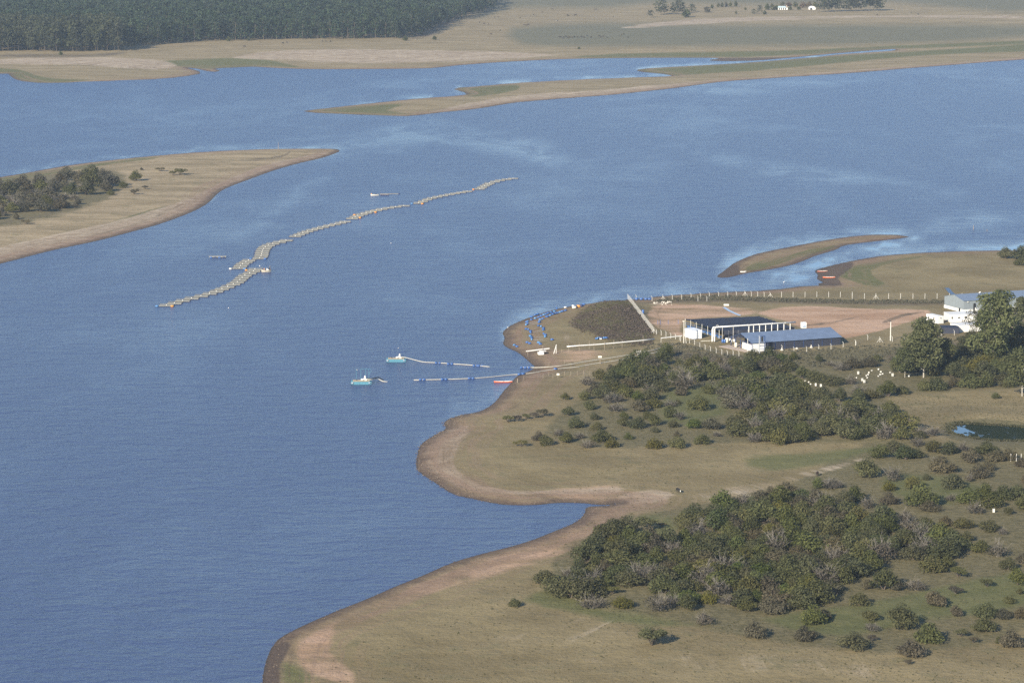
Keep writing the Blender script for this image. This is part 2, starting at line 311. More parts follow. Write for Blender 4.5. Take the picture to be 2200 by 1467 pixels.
# ------------------------------------------------------------------ mesh helpers
def mesh_np(name, V, F, mats=(), mi=None, smooth=False, attrs=None):
    me = bpy.data.meshes.new(name); V = np.asarray(V, np.float32); F = np.asarray(F, np.int32); k = F.shape[1]
    me.vertices.add(len(V)); me.vertices.foreach_set('co', V.ravel())
    me.loops.add(F.size); me.loops.foreach_set('vertex_index', F.ravel())
    me.polygons.add(len(F)); me.polygons.foreach_set('loop_start', np.arange(0, F.size, k, dtype=np.int32))
    try: me.polygons.foreach_set('loop_total', np.full(len(F), k, np.int32))
    except Exception: pass
    for m in mats: me.materials.append(m)
    if mi is not None: me.polygons.foreach_set('material_index', np.asarray(mi, np.int32))
    if smooth: me.polygons.foreach_set('use_smooth', np.ones(len(F), bool))
    for a, v in (attrs or {}).items():
        me.attributes.new(a, 'FLOAT', 'POINT').data.foreach_set('value', np.asarray(v, np.float32))
    me.update(calc_edges=True); me.validate()
    return me
def link(name, data, parent=None, loc=None, rz=0.0, sc=None):
    o = bpy.data.objects.new(name, data); COL.objects.link(o)
    if parent is not None: o.parent = parent
    if loc is not None: o.location = loc
    if rz: o.rotation_euler = (0, 0, rz)
    if sc is not None: o.scale = sc if isinstance(sc, (tuple, list)) else (sc, sc, sc)
    return o
def tag(o, label=None, cat=None, group=None, kind=None):
    if label: o['label'] = label
    if cat: o['category'] = cat
    if group: o['group'] = group
    if kind: o['kind'] = kind
    return o
def thing(name, label, cat, loc, rz=0.0, group=None, sc=None):
    return tag(link(name, None, None, loc, rz, sc), label, cat, group)
def copy_thing(root, loc, rz=0.0, sc=None, label=None):
    r = root.copy(); COL.objects.link(r); r.location = loc; r.rotation_euler = (0, 0, rz)
    if sc is not None: r.scale = sc if isinstance(sc, (tuple, list)) else (sc, sc, sc)
    if label: r['label'] = label
    for ch in list(root.children):
        c = ch.copy(); COL.objects.link(c); c.parent = r
        for g in list(ch.children):
            d = g.copy(); COL.objects.link(d); d.parent = c
    return r
ORD = ['first','second','third','fourth','fifth','sixth','seventh','eighth','ninth','tenth','eleventh','twelfth','thirteenth','fourteenth','fifteenth','sixteenth','seventeenth','eighteenth','nineteenth','twentieth']
ORD += ['twenty-' + o for o in ORD[:9]] + ['thirtieth'] + ['thirty-' + o for o in ORD[:9]] + ['fortieth'] + ['forty-' + o for o in ORD[:9]] + ['fiftieth'] + ['fifty-' + o for o in ORD[:9]]
class MB:
    def __init__(s): s.v = []; s.f = []; s.m = []
    def add(s, V, F, m=0):
        o = len(s.v); s.v += [tuple(map(float, p)) for p in V]; s.f += [tuple(i + o for i in f) for f in F]; s.m += [m] * len(F); return s
    def box(s, c, d, rz=0.0, m=0):
        V = []
        for z in (-.5, .5):
            for x, y in ((-.5, -.5), (.5, -.5), (.5, .5), (-.5, .5)):
                X, Y = x * d[0], y * d[1]; V.append((c[0] + X * cos(rz) - Y * sin(rz), c[1] + X * sin(rz) + Y * cos(rz), c[2] + z * d[2]))
        return s.add(V, [(3, 2, 1, 0), (4, 5, 6, 7), (0, 1, 5, 4), (1, 2, 6, 5), (2, 3, 7, 6), (3, 0, 4, 7)], m)
    def quad(s, a, b, c, d, m=0): return s.add([a, b, c, d], [(0, 1, 2, 3)], m)
    def prism(s, P, z0, z1, m=0):
        n = len(P); V = [(p[0], p[1], z0 + (p[2] if len(p) > 2 else 0)) for p in P] + [(p[0], p[1], z1 + (p[2] if len(p) > 2 else 0)) for p in P]
        return s.add(V, [tuple(range(n))[::-1], tuple(range(n, 2 * n))] + [(i, (i + 1) % n, n + (i + 1) % n, n + i) for i in range(n)], m)
    def tube(s, pts, r, n=6, m=0, cap=True):
        pts = [mathutils.Vector(p) for p in pts]; L = len(pts); rs = r if isinstance(r, (list, tuple)) else [r] * L
        V = []; up = mathutils.Vector((0, 0, 1))
        for i, p in enumerate(pts):
            d = (pts[min(i + 1, L - 1)] - pts[max(i - 1, 0)]).normalized()
            a = d.cross(up if abs(d.z) < .95 else mathutils.Vector((1, 0, 0))).normalized(); b = a.cross(d)
            V += [p + (a * cos(2 * pi * k / n) + b * sin(2 * pi * k / n)) * rs[i] for k in range(n)]
        F = [(i * n + k, i * n + (k + 1) % n, (i + 1) * n + (k + 1) % n, (i + 1) * n + k) for i in range(L - 1) for k in range(n)]
        if cap: F += [tuple(range(n))[::-1], tuple(range((L - 1) * n, L * n))]
        return s.add(V, F, m)
    def lathe(s, prof, n=12, c=(0, 0, 0), m=0):
        return s.tube([(c[0], c[1], c[2] + z) for r, z in prof], [r for r, z in prof], n, m)
    def build(s, name, mats, parent=None, loc=None, rz=0.0, smooth=False):
        return link(name, s.mesh(name, mats, smooth), parent, loc, rz)
    def mesh(s, name, mats, smooth=False):
        me = bpy.data.meshes.new(name); me.from_pydata(s.v, [], s.f)
        for q in (mats if isinstance(mats, (list, tuple)) else [mats]): me.materials.append(q)
        me.polygons.foreach_set('material_index', s.m)
        if smooth: me.polygons.foreach_set('use_smooth', [True] * len(s.f))
        me.update(); return me
def pm(name, col, rough=.6, var=.12, scale=1.5, metal=0.0, spec=.4):      # painted / plain surface with wear
    if name in MATS: return MATS[name]
    m, t, b = newmat(name); n = N(t)
    tc = t.nodes.new('ShaderNodeTexCoord').outputs['Object']
    f = n.noise(scale, 4, .65, tc)
    c = n.hsv(col, .5, 1.0, n.mapr(f, .3, .7, 1 - var, 1 + var, False))
    t.links.new(c, b.inputs['Base Color']); b.inputs['Roughness'].default_value = rough; b.inputs['Metallic'].default_value = metal; b.inputs['Specular IOR Level'].default_value = spec
    MATS[name] = m; return m

# ------------------------------------------------------------------ ground, water
GM = ground_material(); WM = water_material()
idx = np.arange(NR * NC).reshape(NR, NC)
Q = np.stack([idx[1:, :-1], idx[1:, 1:], idx[:-1, 1:], idx[:-1, :-1]], -1).reshape(-1, 4)
fsd = SD[Q].max(1); keep = fsd > -60
fown = np.where(fsd > -6, OWN[Q[:, 0]], 3)
fown = np.where(fsd > -6, np.array([OWN[Q[:, i]] for i in range(4)])[np.argmax(SD[Q], 1), np.arange(len(Q))], 3)
V3 = np.stack([gx, gy, H], 1)
for k, (nm, P) in enumerate(POLY):
    s = Q[keep & (fown == k)]
    u, inv = np.unique(s, return_inverse=True)
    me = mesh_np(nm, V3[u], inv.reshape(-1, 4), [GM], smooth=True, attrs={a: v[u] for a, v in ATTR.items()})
    tag(link(nm, me), kind='structure')
# lake: one sheet, rippled except in the lee of the banks
wr = np.unique(np.concatenate([np.arange(0, NR, 3), [NR - 1]])); wc = np.unique(np.concatenate([np.arange(0, NC, 4), [NC - 1]]))
WX = GX[np.ix_(wr, wc)].ravel(); WY = GY[np.ix_(wr, wc)].ravel()
sdw = sdist(WX, WY)
lee = np.zeros_like(WX)
for off, r in ((14, 1.0), (26, .75), (42, .5)):
    lee = np.maximum(lee, np.where((sdist(WX, WY - off) > 0) & (sdw < 4), r, 0))
wpx, wpy = project(WX, WY, 0)
PXV, PYV = wpx, wpy; _gx = gx; gx = WX
CALM = [[(1560,606),(1650,586),(1740,566),(1790,548),(1850,530),(1960,512),(1990,506),(1960,520),(1860,540),(1800,556),(1740,580),(1745,605),(1650,622),(1560,628)],[(1880,503),(1900,499),(1985,504),(1990,508),(1945,513),(1955,509)],
 [(2040,534),(2210,522),(2400,520),(2400,537),(2200,538),(2100,538)],[(1380,150),(1450,146),(1650,131),(1800,116),(1920,107),(1800,118),(1560,138),(1440,146)],[(1400,150),(1440,158),(1440,164),(1300,169),(1180,173),(1380,164)]]
SOFT = [[(640,330),(760,300),(860,262),(940,262),(1040,290),(1150,300),(1220,340),(1180,360),(1080,330),(940,310),(820,318),(700,345)],[(1500,330),(1700,360),(1850,375),(2060,420),(1900,395),(1700,385)],[(1480,180),(1700,175),(1900,165),(1700,190),(1520,205)],
 [(430,500),(520,490),(600,430),(640,400),(700,380),(620,450),(520,520)],[(1960,500),(2040,465),(2100,455),(2200,470),(2100,490)]]
calm = np.maximum(np.maximum(pmask(CALM, 3) * 1.0, pmask(SOFT, 28) * .52), lee * np.clip((WY - 750) / 700, .15, .8))
gx = _gx
wi = np.arange(len(wr) * len(wc)).reshape(len(wr), len(wc))
WQ = np.stack([wi[1:, :-1], wi[1:, 1:], wi[:-1, 1:], wi[:-1, :-1]], -1).reshape(-1, 4)
water = link('lake_water', mesh_np('lake_water', np.stack([WX, WY, np.zeros_like(WX)], 1), WQ, [WM], smooth=True, attrs={'calm': calm}))
tag(water, kind='structure')
def pond_material():
    m, t, b = newmat('pond_water'); n = N(t)
    weed_tree_refl = n.noise(1.0, 4, .65, n.vscale(n.pos(), (.22, .10, 1)), .8)
    px_ = n.sep(n.pos())[0]
    f = n.mapr(n.math('ADD', weed_tree_refl, n.mapr(px_, PONDW[:, 0].min() + 3, PONDW[:, 0].min() + 13, -.14, .085)), .40, .46)  # dark cover is weed plus painted tree reflections; left end stays clear
    t.links.new(n.mix(f, (.008, .012, .014), (.017, .024, .010)), b.inputs['Base Color'])
    t.links.new(n.mapr(f, 0, 1, .05, .8, False), b.inputs['Roughness']); t.links.new(n.mapr(f, 0, 1, .5, .06, False), b.inputs['Specular IOR Level'])
    t.links.new(n.bump(n.noise(.8, 2), .10, .3), b.inputs['Normal'])
    return m
pme = bpy.data.meshes.new('pond_water'); PW = PONDW.copy(); cW = PW.mean(0); PW = cW + (PW - cW) * 1.03
pme.from_pydata([(p[0], p[1], ZP) for p in PW], [], [tuple(range(len(PW)))]); pme.materials.append(pond_material())
tag(link('pond_water', pme), kind='structure')
# ------------------------------------------------------------------ vegetation
def leafmat(name, a, b_, trans=.36):
    m = bpy.data.materials.new(name); m.use_nodes = True; t = m.node_tree; n = N(t)
    pb = t.nodes['Principled BSDF']; out = t.nodes['Material Output']
    c = n.mix(n.attr('tint'), a, b_)
    r = n.objrand()
    c = n.hsv(c, n.mapr(r, 0, 1, .492, .510, False), n.mapr(n.math('FRACT', n.math('MULTIPLY', r, 7.3)), 0, 1, .75, 1.05, False), n.mapr(n.math('FRACT', n.math('MULTIPLY', r, 3.7)), 0, 1, .82, 1.2, False))
    t.links.new(c, pb.inputs['Base Color']); pb.inputs['Roughness'].default_value = .75; pb.inputs['Specular IOR Level'].default_value = .2
    tr = t.nodes.new('ShaderNodeBsdfTranslucent'); t.links.new(c, tr.inputs[0])
    mx = t.nodes.new('ShaderNodeMixShader'); mx.inputs[0].default_value = trans
    t.links.new(pb.outputs[0], mx.inputs[1]); t.links.new(tr.outputs[0], mx.inputs[2]); t.links.new(mx.outputs[0], out.inputs['Surface'])
    return m
def barkmat(name, a):
    return pm(name, a, .85, .25, 3.0)
BARK = barkmat('bark_brown', (.115, .092, .070)); BARKG = barkmat('bark_grey', (.20, .18, .155)); BARKW = barkmat('bark_pale', (.40, .37, .32))
LM = {'dark': leafmat('leaves_dark_green', (.052, .060, .017), (.120, .126, .043)), 'olive': leafmat('leaves_olive', (.070, .072, .024), (.148, .142, .052)),
      'brown': leafmat('leaves_brown', (0.079, 0.068, 0.036), (0.149, 0.124, 0.072)), 'yellow': leafmat('leaves_yellow_green', (.078, .074, .018), (.155, .138, .038)),
      'bright': leafmat('leaves_bright_green', (0.052, 0.070, 0.015), (0.119, 0.140, 0.036)), 'greyg': leafmat('leaves_grey_green', (.072, .068, .042), (.135, .122, .080)),
      'grey': leafmat('leaves_sparse_grey', (0.072, 0.061, 0.043), (0.128, 0.110, 0.083)), 'euca': leafmat('leaves_eucalyptus', (.060, .070, .027), (.140, .146, .064)),
      'pine': leafmat('leaves_pine', (0.025, 0.043, 0.021), (0.064, 0.091, 0.046)), 'eucafar': leafmat('leaves_eucalyptus_far', (.036, .045, .020), (.092, .098, .046)), 'autumn': leafmat('leaves_autumn', (.12, .075, .03), (.18, .13, .06)),
      'heath': leafmat('leaves_heath', (.095, .070, .052), (.165, .125, .090)), 'tuft': leafmat('blades_dry', (.12, .10, .055), (.25, .20, .12)), 'tuftg': leafmat('blades_green', (.055, .06, .025), (.12, .115, .055))}
def leaves(lobes, n, size, seed, up=.25, shell=.55, flat_=1.0):
    r = np.random.default_rng(seed); L = np.array(lobes, float)
    wgt = (L[:, 3] * L[:, 4] * L[:, 5]) ** .67; k = r.choice(len(L), n, p=wgt / wgt.sum())
    d = r.normal(size=(n, 3)); d[:, 2] = d[:, 2] * .9 + up; d /= np.linalg.norm(d, axis=1)[:, None]
    rad = shell + (1.06 - shell) * r.random(n) ** .6
    C = L[k, :3] + d * L[k, 3:6] * rad[:, None]
    C += r.normal(size=(n, 3)) * size * .35; C[:, 2] = np.maximum(C[:, 2], size * .25)
    nr = d + r.normal(size=(n, 3)) * .75; nr[:, 2] += .25; nr /= np.linalg.norm(nr, axis=1)[:, None]
    a = np.cross(nr, r.normal(size=(n, 3))); a /= np.linalg.norm(a, axis=1)[:, None]; b = np.cross(nr, a)
    sz = size * (.55 + .9 * r.random(n))[:, None]
    a = a * sz; b = b * sz * flat_
    V = np.stack([C - a * .9, C - b * .55, C + a * .9, C + b * .55 + nr * sz * .15], 1).reshape(-1, 3)
    F = np.arange(n * 4).reshape(-1, 4)
    lt = r.random(len(L)); ti = np.clip(.55 * lt[k] + .6 * r.random(n) - .08, 0, 1)
    return V, F, np.repeat(ti, 4)
def crown_mesh(name, lobes, n, size, seed, mat, **k):
    V, F, ti = leaves(lobes, n, size, seed, **k)
    return mesh_np(name, V, F, [mat], attrs={'tint': ti})
def dome_lobes(seed, nl, hr=.62, spread=.30):
    r = random.Random(seed); out = []
    for i in range(nl):
        a = 2 * pi * i / nl + r.uniform(-.5, .5); q = r.uniform(.35, 1.0) * spread; rr = r.uniform(.17, .27)
        z = r.uniform(.28, .74) * hr * (1 - .5 * q / spread * .6)
        out.append((q * cos(a), q * sin(a), z, rr, rr * r.uniform(.85, 1.15), rr * r.uniform(.62, .95)))
    out.append((r.uniform(-.06, .06), r.uniform(-.06, .06), hr * .68, .22, .22, hr * .36))
    return out
def twigs(mb, base, tip, r0, rnd, depth, nfork=3):
    b = mathutils.Vector(base); t_ = mathutils.Vector(tip); d = t_ - b; L = d.length
    mid = b + d * .55 + mathutils.Vector((rnd.uniform(-1, 1), rnd.uniform(-1, 1), rnd.uniform(-.3, .6))) * L * .09
    mb.tube([b, mid, t_], [r0, r0 * .65, r0 * .22], 3, 0, False)
    if depth > 0:
        for k in range(nfork):
            f = rnd.uniform(.35, .95); p = b.lerp(t_, f)
            e = p + (d.normalized() * .7 + mathutils.Vector((rnd.uniform(-1, 1), rnd.uniform(-1, 1), rnd.uniform(-.25, .9))) * .75) * L * rnd.uniform(.28, .5)
            twigs(mb, p, e, r0 * .5, rnd, depth - 1, max(2, nfork - 1))
def bush_parts(kind, seed):
    rnd = random.Random(seed)
    mb = MB()
    if kind == 'grey':
        for i in range(13):
            a = rnd.uniform(0, 2 * pi); q = rnd.uniform(.1, .48)
            twigs(mb, (q * .15 * cos(a), q * .15 * sin(a), 0), (q * cos(a), q * sin(a), rnd.uniform(.42, .66) * (1.1 - q * .7)), .009, rnd, 2, 4)
        cm = crown_mesh('bare_crown', dome_lobes(seed, 7, .58, .30), 620, .036, seed, LM['grey'], shell=.3)
        return cm, mb.mesh('bare_twigs', BARKG)
    lobes = dome_lobes(seed, rnd.choice((6, 7, 8)), rnd.uniform(.54, .72), rnd.uniform(.25, .33))
    for l in lobes[::2]:
        mb.tube([(0, 0, -.02), (l[0] * .45, l[1] * .45, l[2] * .55), (l[0], l[1], l[2] + l[5] * .5)], [.022, .016, .006], 4)
    cm = crown_mesh('foliage_' + kind, lobes, 1900, .034, seed, LM[kind], shell=.45)
    return cm, mb.mesh('bush_branches', BARK)
def smalltree_parts(kind, seed):
    rnd = random.Random(seed); mb = MB(); lobes = []
    for i in range(7):
        a = 2 * pi * i / 7 + rnd.uniform(-.4, .4); q = rnd.uniform(.16, .42)
        lobes.append((q * cos(a), q * sin(a), rnd.uniform(.36, .52), rnd.uniform(.16, .23), rnd.uniform(.16, .23), rnd.uniform(.10, .16)))
        mb.tube([(0, 0, -.02), (q * .35 * cos(a), q * .35 * sin(a), .18), (q * cos(a), q * sin(a), lobes[-1][2])], [.016, .012, .005], 4)
    cm = crown_mesh('foliage_' + kind, lobes, 1300, .034, seed, LM[kind], shell=.3)
    return cm, mb.mesh('tree_limbs', BARK if kind != 'grey' else BARKG)
PROTO = {}
for k in ('dark', 'olive', 'brown', 'yellow', 'bright', 'greyg', 'grey'):
    PROTO[k] = [bush_parts(k, 100 + 17 * i + sum(map(ord, k))) for i in range(4 if k in ('dark', 'olive', 'grey') else 3)]
for k in ('olive', 'brown', 'grey', 'yellow', 'greyg'):
    PROTO['tree_' + k] = [smalltree_parts(k, 300 + i * 7 + sum(map(ord, k))) for i in range(2)]
CW = {'dark': 'dark green', 'olive': 'olive green', 'brown': 'brownish', 'yellow': 'yellow-green', 'bright': 'bright green', 'greyg': 'grey-green', 'grey': 'grey leafless'}
PLANTS = []     # dicts: px, py, w (photo px), kind, zone
def plant(zone, px, py, w, kind): PLANTS.append(dict(zone=zone, px=px, py=py, w=w, kind=kind))
def crop(ox, oy, s): return lambda x, y: (ox + x / s, oy + y / s)
c3 = crop(1060, 720, 3.4375); c4 = crop(1600, 780, 3.667); c5 = crop(1100, 1000, 3.3333); c6 = crop(1650, 1000, 3.3345); c8 = crop(0, 350, 4.783)
def many(zone, cf, sc, rows):
    for r in rows:
        x, y = cf(r[0], r[1]); plant(zone, x, y, r[2] / sc, r[3])
many('slope below the pipelines', c3, 3.4375, [(110,642,95,'tree_olive'),(175,635,80,'tree_grey'),(240,618,78,'tree_olive'),(300,612,75,'tree_grey'),(362,600,110,'tree_greyg'),
 (200,820,100,'tree_yellow'),(335,778,100,'brown'),(385,812,110,'olive'),(555,592,130,'dark'),(605,682,160,'dark'),(715,547,110,'dark'),(670,477,105,'olive'),(750,432,115,'brown'),(865,268,75,'brown'),
 (750,622,90,'olive'),(535,792,130,'olive'),(480,742,100,'grey'),(700,832,130,'grey'),(800,782,160,'olive'),(872,827,120,'yellow'),(640,762,100,'grey'),(905,562,150,'grey'),(1085,562,165,'brown'),(955,672,105,'olive'),
 (1062,682,150,'dark'),(1190,662,115,'olive'),(1310,602,125,'dark'),(1378,622,105,'grey'),(1310,527,110,'grey'),(1362,507,60,'olive'),(1520,552,195,'olive'),(1488,688,140,'bright'),(1605,692,165,'greyg'),
 (1540,802,150,'olive'),(1650,748,70,'grey'),(1190,832,145,'yellow'),(1360,832,155,'olive'),(1195,717,75,'olive'),(1352,745,60,'brown'),(1390,442,130,'brown'),(1000,385,140,'brown'),(1060,482,135,'bright'),(860,500,130,'grey'),(930,490,110,'grey'),(1150,430,110,'grey')])
many('hive clearing', c4, 3.667, [(1000,275,150,'yellow'),(900,255,150,'grey'),(1130,262,200,'dark'),(1240,240,150,'olive'),(1420,215,130,'olive'),(1510,210,190,'dark'),(1640,190,120,'brown'),(1780,190,220,'dark'),(1900,185,200,'dark'),(2040,175,170,'olive'),
 (840,165,120,'grey'),(560,150,190,'olive'),(690,175,170,'olive'),(450,120,130,'dark'),(100,130,150,'bright'),(250,90,150,'yellow'),(340,60,150,'olive'),(760,60,160,'grey'),(850,40,150,'brown'),(980,30,160,'brown'),(2080,190,110,'olive'),(1980,280,70,'dark')])
many('corner by the pond', c4, 3.667, [(1075,745,180,'dark'),(1270,755,190,'bright'),(1180,690,140,'olive'),(1360,745,130,'olive'),(1490,700,170,'yellow'),(1620,715,190,'dark'),(1720,690,120,'grey'),(1780,775,170,'brown'),(1900,720,190,'dark'),(1980,770,180,'brown'),(2080,760,130,'brown'),(1400,560,120,'grey'),(1490,570,150,'grey'),(1380,590,140,'olive'),(1250,600,150,'olive'),(2170,820,110,'brown'),(1530,790,130,'grey'),
 (960,892,220,'olive'),(1180,918,210,'grey'),(1560,852,230,'brown'),(575,985,120,'bright'),(690,985,190,'grey'),(870,1085,200,'dark'),(320,1052,220,'brown'),(1640,982,200,'olive'),(1770,930,110,'grey'),(1840,900,190,'brown')])
many('lower pasture', c6, 3.3345, [(870,180,115,'yellow'),(870,275,150,'brown'),(1110,292,240,'dark'),(1150,325,150,'brown'),(1310,252,120,'grey'),(1430,265,170,'dark'),(1560,235,170,'dark'),(1690,238,190,'dark'),(1800,232,160,'dark'),(1280,432,140,'brown'),(1405,442,150,'yellow'),(1585,467,155,'olive'),(1680,492,90,'grey'),
 (980,402,150,'grey'),(830,365,130,'dark'),(720,300,130,'grey'),(1420,540,110,'olive'),(1520,612,175,'olive'),(1640,650,200,'grey'),(1720,745,120,'olive'),(1790,850,180,'dark'),(1815,700,110,'brown'),(1190,762,230,'olive'),(1290,720,120,'olive'),(1360,795,120,'tree_olive'),
 (830,885,230,'dark'),(715,882,140,'brown'),(930,888,140,'greyg'),(1065,892,150,'grey'),(1205,1002,200,'brown'),(1345,915,110,'tree_grey'),(650,1002,160,'olive'),(1555,1082,200,'dark'),(1730,985,100,'olive'),(1680,1092,130,'greyg'),(1560,1182,170,'olive'),(1810,1095,120,'brown'),(1735,1292,200,'brown'),(1660,1272,70,'olive'),
 (320,1132,230,'dark'),(400,1100,120,'greyg'),(270,1242,190,'brown'),(605,1312,210,'olive'),(740,1105,155,'yellow'),(745,1182,135,'grey'),(960,1152,240,'olive'),(1160,1258,250,'dark'),(1350,1077,115,'brown'),(1380,1222,95,'tree_olive'),(1470,1268,85,'tree_brown'),(1030,1362,200,'brown'),(745,1254,75,'tree_grey'),(1005,1422,60,'tree_grey'),(1570,866,100,'tree_olive'),(1800,920,60,'olive'),(1270,405,60,'brown')])
many('lower pasture', c5, 3.3333, [(225,835,200,'olive'),(965,462,170,'tree_olive'),(1072,440,60,'tree_brown'),(20,1007,105,'olive'),(1000,1285,250,'tree_olive'),(795,1015,150,'yellow'),(575,1020,200,'grey'),(1050,1040,220,'grey'),(1380,1135,180,'grey'),(1735,1228,180,'brown'),(420,800,150,'grey'),(715,918,130,'tree_olive'),(1790,245,150,'brown'),(1850,225,110,'brown')])
many('peninsula', c8, 4.783, [(1645,88,100,'tree_brown'),(1778,130,85,'tree_yellow'),(1850,125,110,'tree_yellow'),(1400,185,140,'olive'),(1265,258,90,'olive'),(1375,325,95,'tree_brown'),(1490,270,65,'tree_brown'),(1410,285,40,'tree_brown'),(265,630,95,'tree_brown'),(170,580,90,'brown'),(1140,330,90,'olive'),(770,465,80,'tree_brown'),(800,430,100,'greyg'),(1215,215,60,'olive'),(1455,75,40,'brown')])
plant('far landing', 2160, 556, 34, 'olive'); plant('far landing', 2196, 556, 48, 'dark'); plant('far landing', 2192, 570, 40, 'olive')
# closed thickets
THICK = [
 ('pipeline thicket', [c3(*p) for p in [(790,360),(960,215),(1130,160),(1290,110),(1380,105),(1600,170),(1870,165),(2230,150),(2230,300),(1900,335),(1700,310),(1480,345),(1440,400),(1300,390),(1190,470),(980,480),(800,480)]], 25, 12, 42),
 ('hive thicket', [c3(*p) for p in [(1700,430),(1850,380),(2000,335),(2230,340)]] + [c4(*p) for p in [(350,195),(640,215),(720,265),(930,265),(960,335),(1180,370),(1280,500),(1240,560),(1150,600),(950,590),(850,600),(650,575),(500,615),(400,640),(200,650),(60,625),(-40,560),(-150,480),(-30,420),(-140,370)]], 27, 13, 46),
 ('lower thicket', [c5(*p) for p in [(480,610),(570,530),(660,470),(830,460),(880,510),(1100,520),(1190,490),(1180,430),(1210,340),(1280,320),(1400,320),(1550,285),(1700,250),(1850,240)]] + [c6(*p) for p in [(150,240),(300,215),(400,245),(560,215),(640,265),(660,400),(830,390),(860,490),(850,600),(780,720),(640,825),(450,830),(370,780),(560,930),(470,965),(350,985),(280,1015),(100,1025),(0,1060),(-160,1070)]] + [c5(*p) for p in [(1490,1000),(1400,1010),(1230,1020),(1150,1000),(940,880),(720,880),(640,900),(450,970),(330,950),(310,890),(350,790),(500,700)]], 29, 14, 52),
 ('track thicket', [c6(*p) for p in [(890,490),(960,430),(1100,400),(1200,440),(1360,500),(1370,600),(1270,655),(1050,680),(900,640)]], 28, 14, 50),
 ('peninsula wood', [c8(*p) for p in [(-60,270),(100,250),(240,200),(420,200),(520,180),(680,150),(850,130),(1040,115),(1150,120),(1210,210),(1120,235),(1130,310),(1000,330),(860,350),(800,420),(600,470),(480,520),(300,530),(180,520),(40,540),(-60,600)]], 24, 8, 36),
 ('tree belt', [(1925,800),(1960,770),(2000,760),(2060,745),(2090,722),(2140,735),(2200,745),(2215,800),(2130,815),(2030,815)], 26, 11, 44),
]
def edge_ok(zone, x, y, dx, dy):
    return all((abs(p['px'] - x) / dx) ** 2 + (abs(p['py'] - y) / dy) ** 2 > 1 for p in PLANTS if abs(p['px'] - x) < dx)
KW = {'pipeline thicket': (('dark',5),('olive',5),('grey',1.4),('brown',1.6),('bright',1)), 'hive thicket': (('dark',5),('olive',5),('grey',2),('greyg',1.2),('yellow',.7),('bright',.6)), 'lower thicket': (('dark',6),('olive',5),('grey',1.3),('brown',1.0),('yellow',.8),('bright',1)),
      'track thicket': (('dark',6),('olive',3),('grey',2)), 'peninsula wood': (('olive',4),('greyg',5),('grey',3),('brown',2),('dark',2)), 'tree belt': (('olive',5),('dark',5),('brown',2),('yellow',1))}
rt = random.Random(21)
def clear_top(x, y, w_):                      # keep the fence and the sheds in sight
    lim = 742 if 1370 < x < 1440 else 766 if 1440 <= x < 1585 else 738 if 1585 <= x < 1655 else 750 if 1655 <= x < 1850 else -99
    return y - .60 * w_ > lim
for zone, P, dx, dy, wm in THICK:
    P = np.array(P); x0, y0 = P.min(0); x1, y1 = P.max(0); ks = KW[zone]
    for _ in range(int((x1 - x0) * (y1 - y0) / (dx * dy) * 9)):
        x, y = rt.uniform(x0, x1), rt.uniform(y0, y1)
        if inpoly(x, y - dy * .7, P) and inpoly(x, y - 2, P) and edge_ok(zone, x, y, dx, dy):
            ww = wm * rt.uniform(.8, 1.42)
            if not clear_top(x, y, ww): ww *= .6
            if not clear_top(x, y, ww): continue
            plant(zone, x, y, ww, rt.choices([k for k, q in ks], [q for k, q in ks])[0])
for zone, P, dx, dy, wm in [('slope below the pipelines', [(1180,860),(1300,800),(1560,800),(1620,860),(1590,930),(1320,950),(1170,930)], 34, 14, 34), ('corner by the pond', [(1880,960),(2060,950),(2210,960),(2210,1110),(1960,1100),(1850,1030)], 36, 15, 36), ('hive clearing', [(1560,780),(1900,770),(1900,790),(1830,800),(1680,800),(1640,840),(1560,830)], 30, 12, 34)]:
    P = np.array(P); x0, y0 = P.min(0); x1, y1 = P.max(0); ks = KW['hive thicket']
    for _ in range(int((x1 - x0) * (y1 - y0) / (dx * dy) * 2)):
        x, y = rt.uniform(x0, x1), rt.uniform(y0, y1)
        if inpoly(x, y, P) and vnoise(np.array([x]), np.array([y * 2.2]), 85, 12)[0] > .52 and edge_ok(zone, x, y, dx, dy): plant(zone, x, y, wm * rt.uniform(.6, 1.4), rt.choice(('olive', 'brown', 'grey', 'olive', 'dark', 'brown', 'yellow')))
# row / ordinal wording that singles a plant out
ROWN = ['far edge', 'far side', 'middle', 'near side', 'near edge']
zones = {}
for p in PLANTS: zones.setdefault(p['zone'], []).append(p)
for z, L in zones.items():
    L.sort(key=lambda p: p['py'])
    nr = 5 if len(L) > 24 else 3 if len(L) > 8 else 1
    for i, p in enumerate(L): p['row'] = ([ROWN[2]] if nr == 1 else [ROWN[0], ROWN[2], ROWN[4]] if nr == 3 else ROWN)[min(nr - 1, i * nr // len(L))]
for z, L in zones.items():
    cells = {}
    for p in L:
        p['size'] = 'big' if p['w'] > 54 else 'small' if p['w'] < 30 else 'medium'
        cells.setdefault((p['row'], p['size'], p['kind']), []).append(p)
    for (row, size, kind), M in cells.items():
        M.sort(key=lambda p: p['px'])
        tree = kind.startswith('tree_'); kk = kind.replace('tree_', '')
        noun = {True: 'thin tree', False: 'shrub' if kk == 'grey' else 'bush'}[tree]
        for i, p in enumerate(M):
            o = (ORD[i] + ' ') if len(M) > 1 else 'the '
            p['label'] = (o + size + ' ' + CW[kk] + ' ' + noun + (' from left' if len(M) > 1 else '') + (' along ' if 'edge' in row else ' in ' if row == 'middle' else ' on ') + row + ' of the ' + z)
CATN = {'tree': ('scrub_tree', 'tree'), 'grey': ('bare_shrub', 'shrub'), 'bush': ('bush', 'bush')}
rb = random.Random(5)
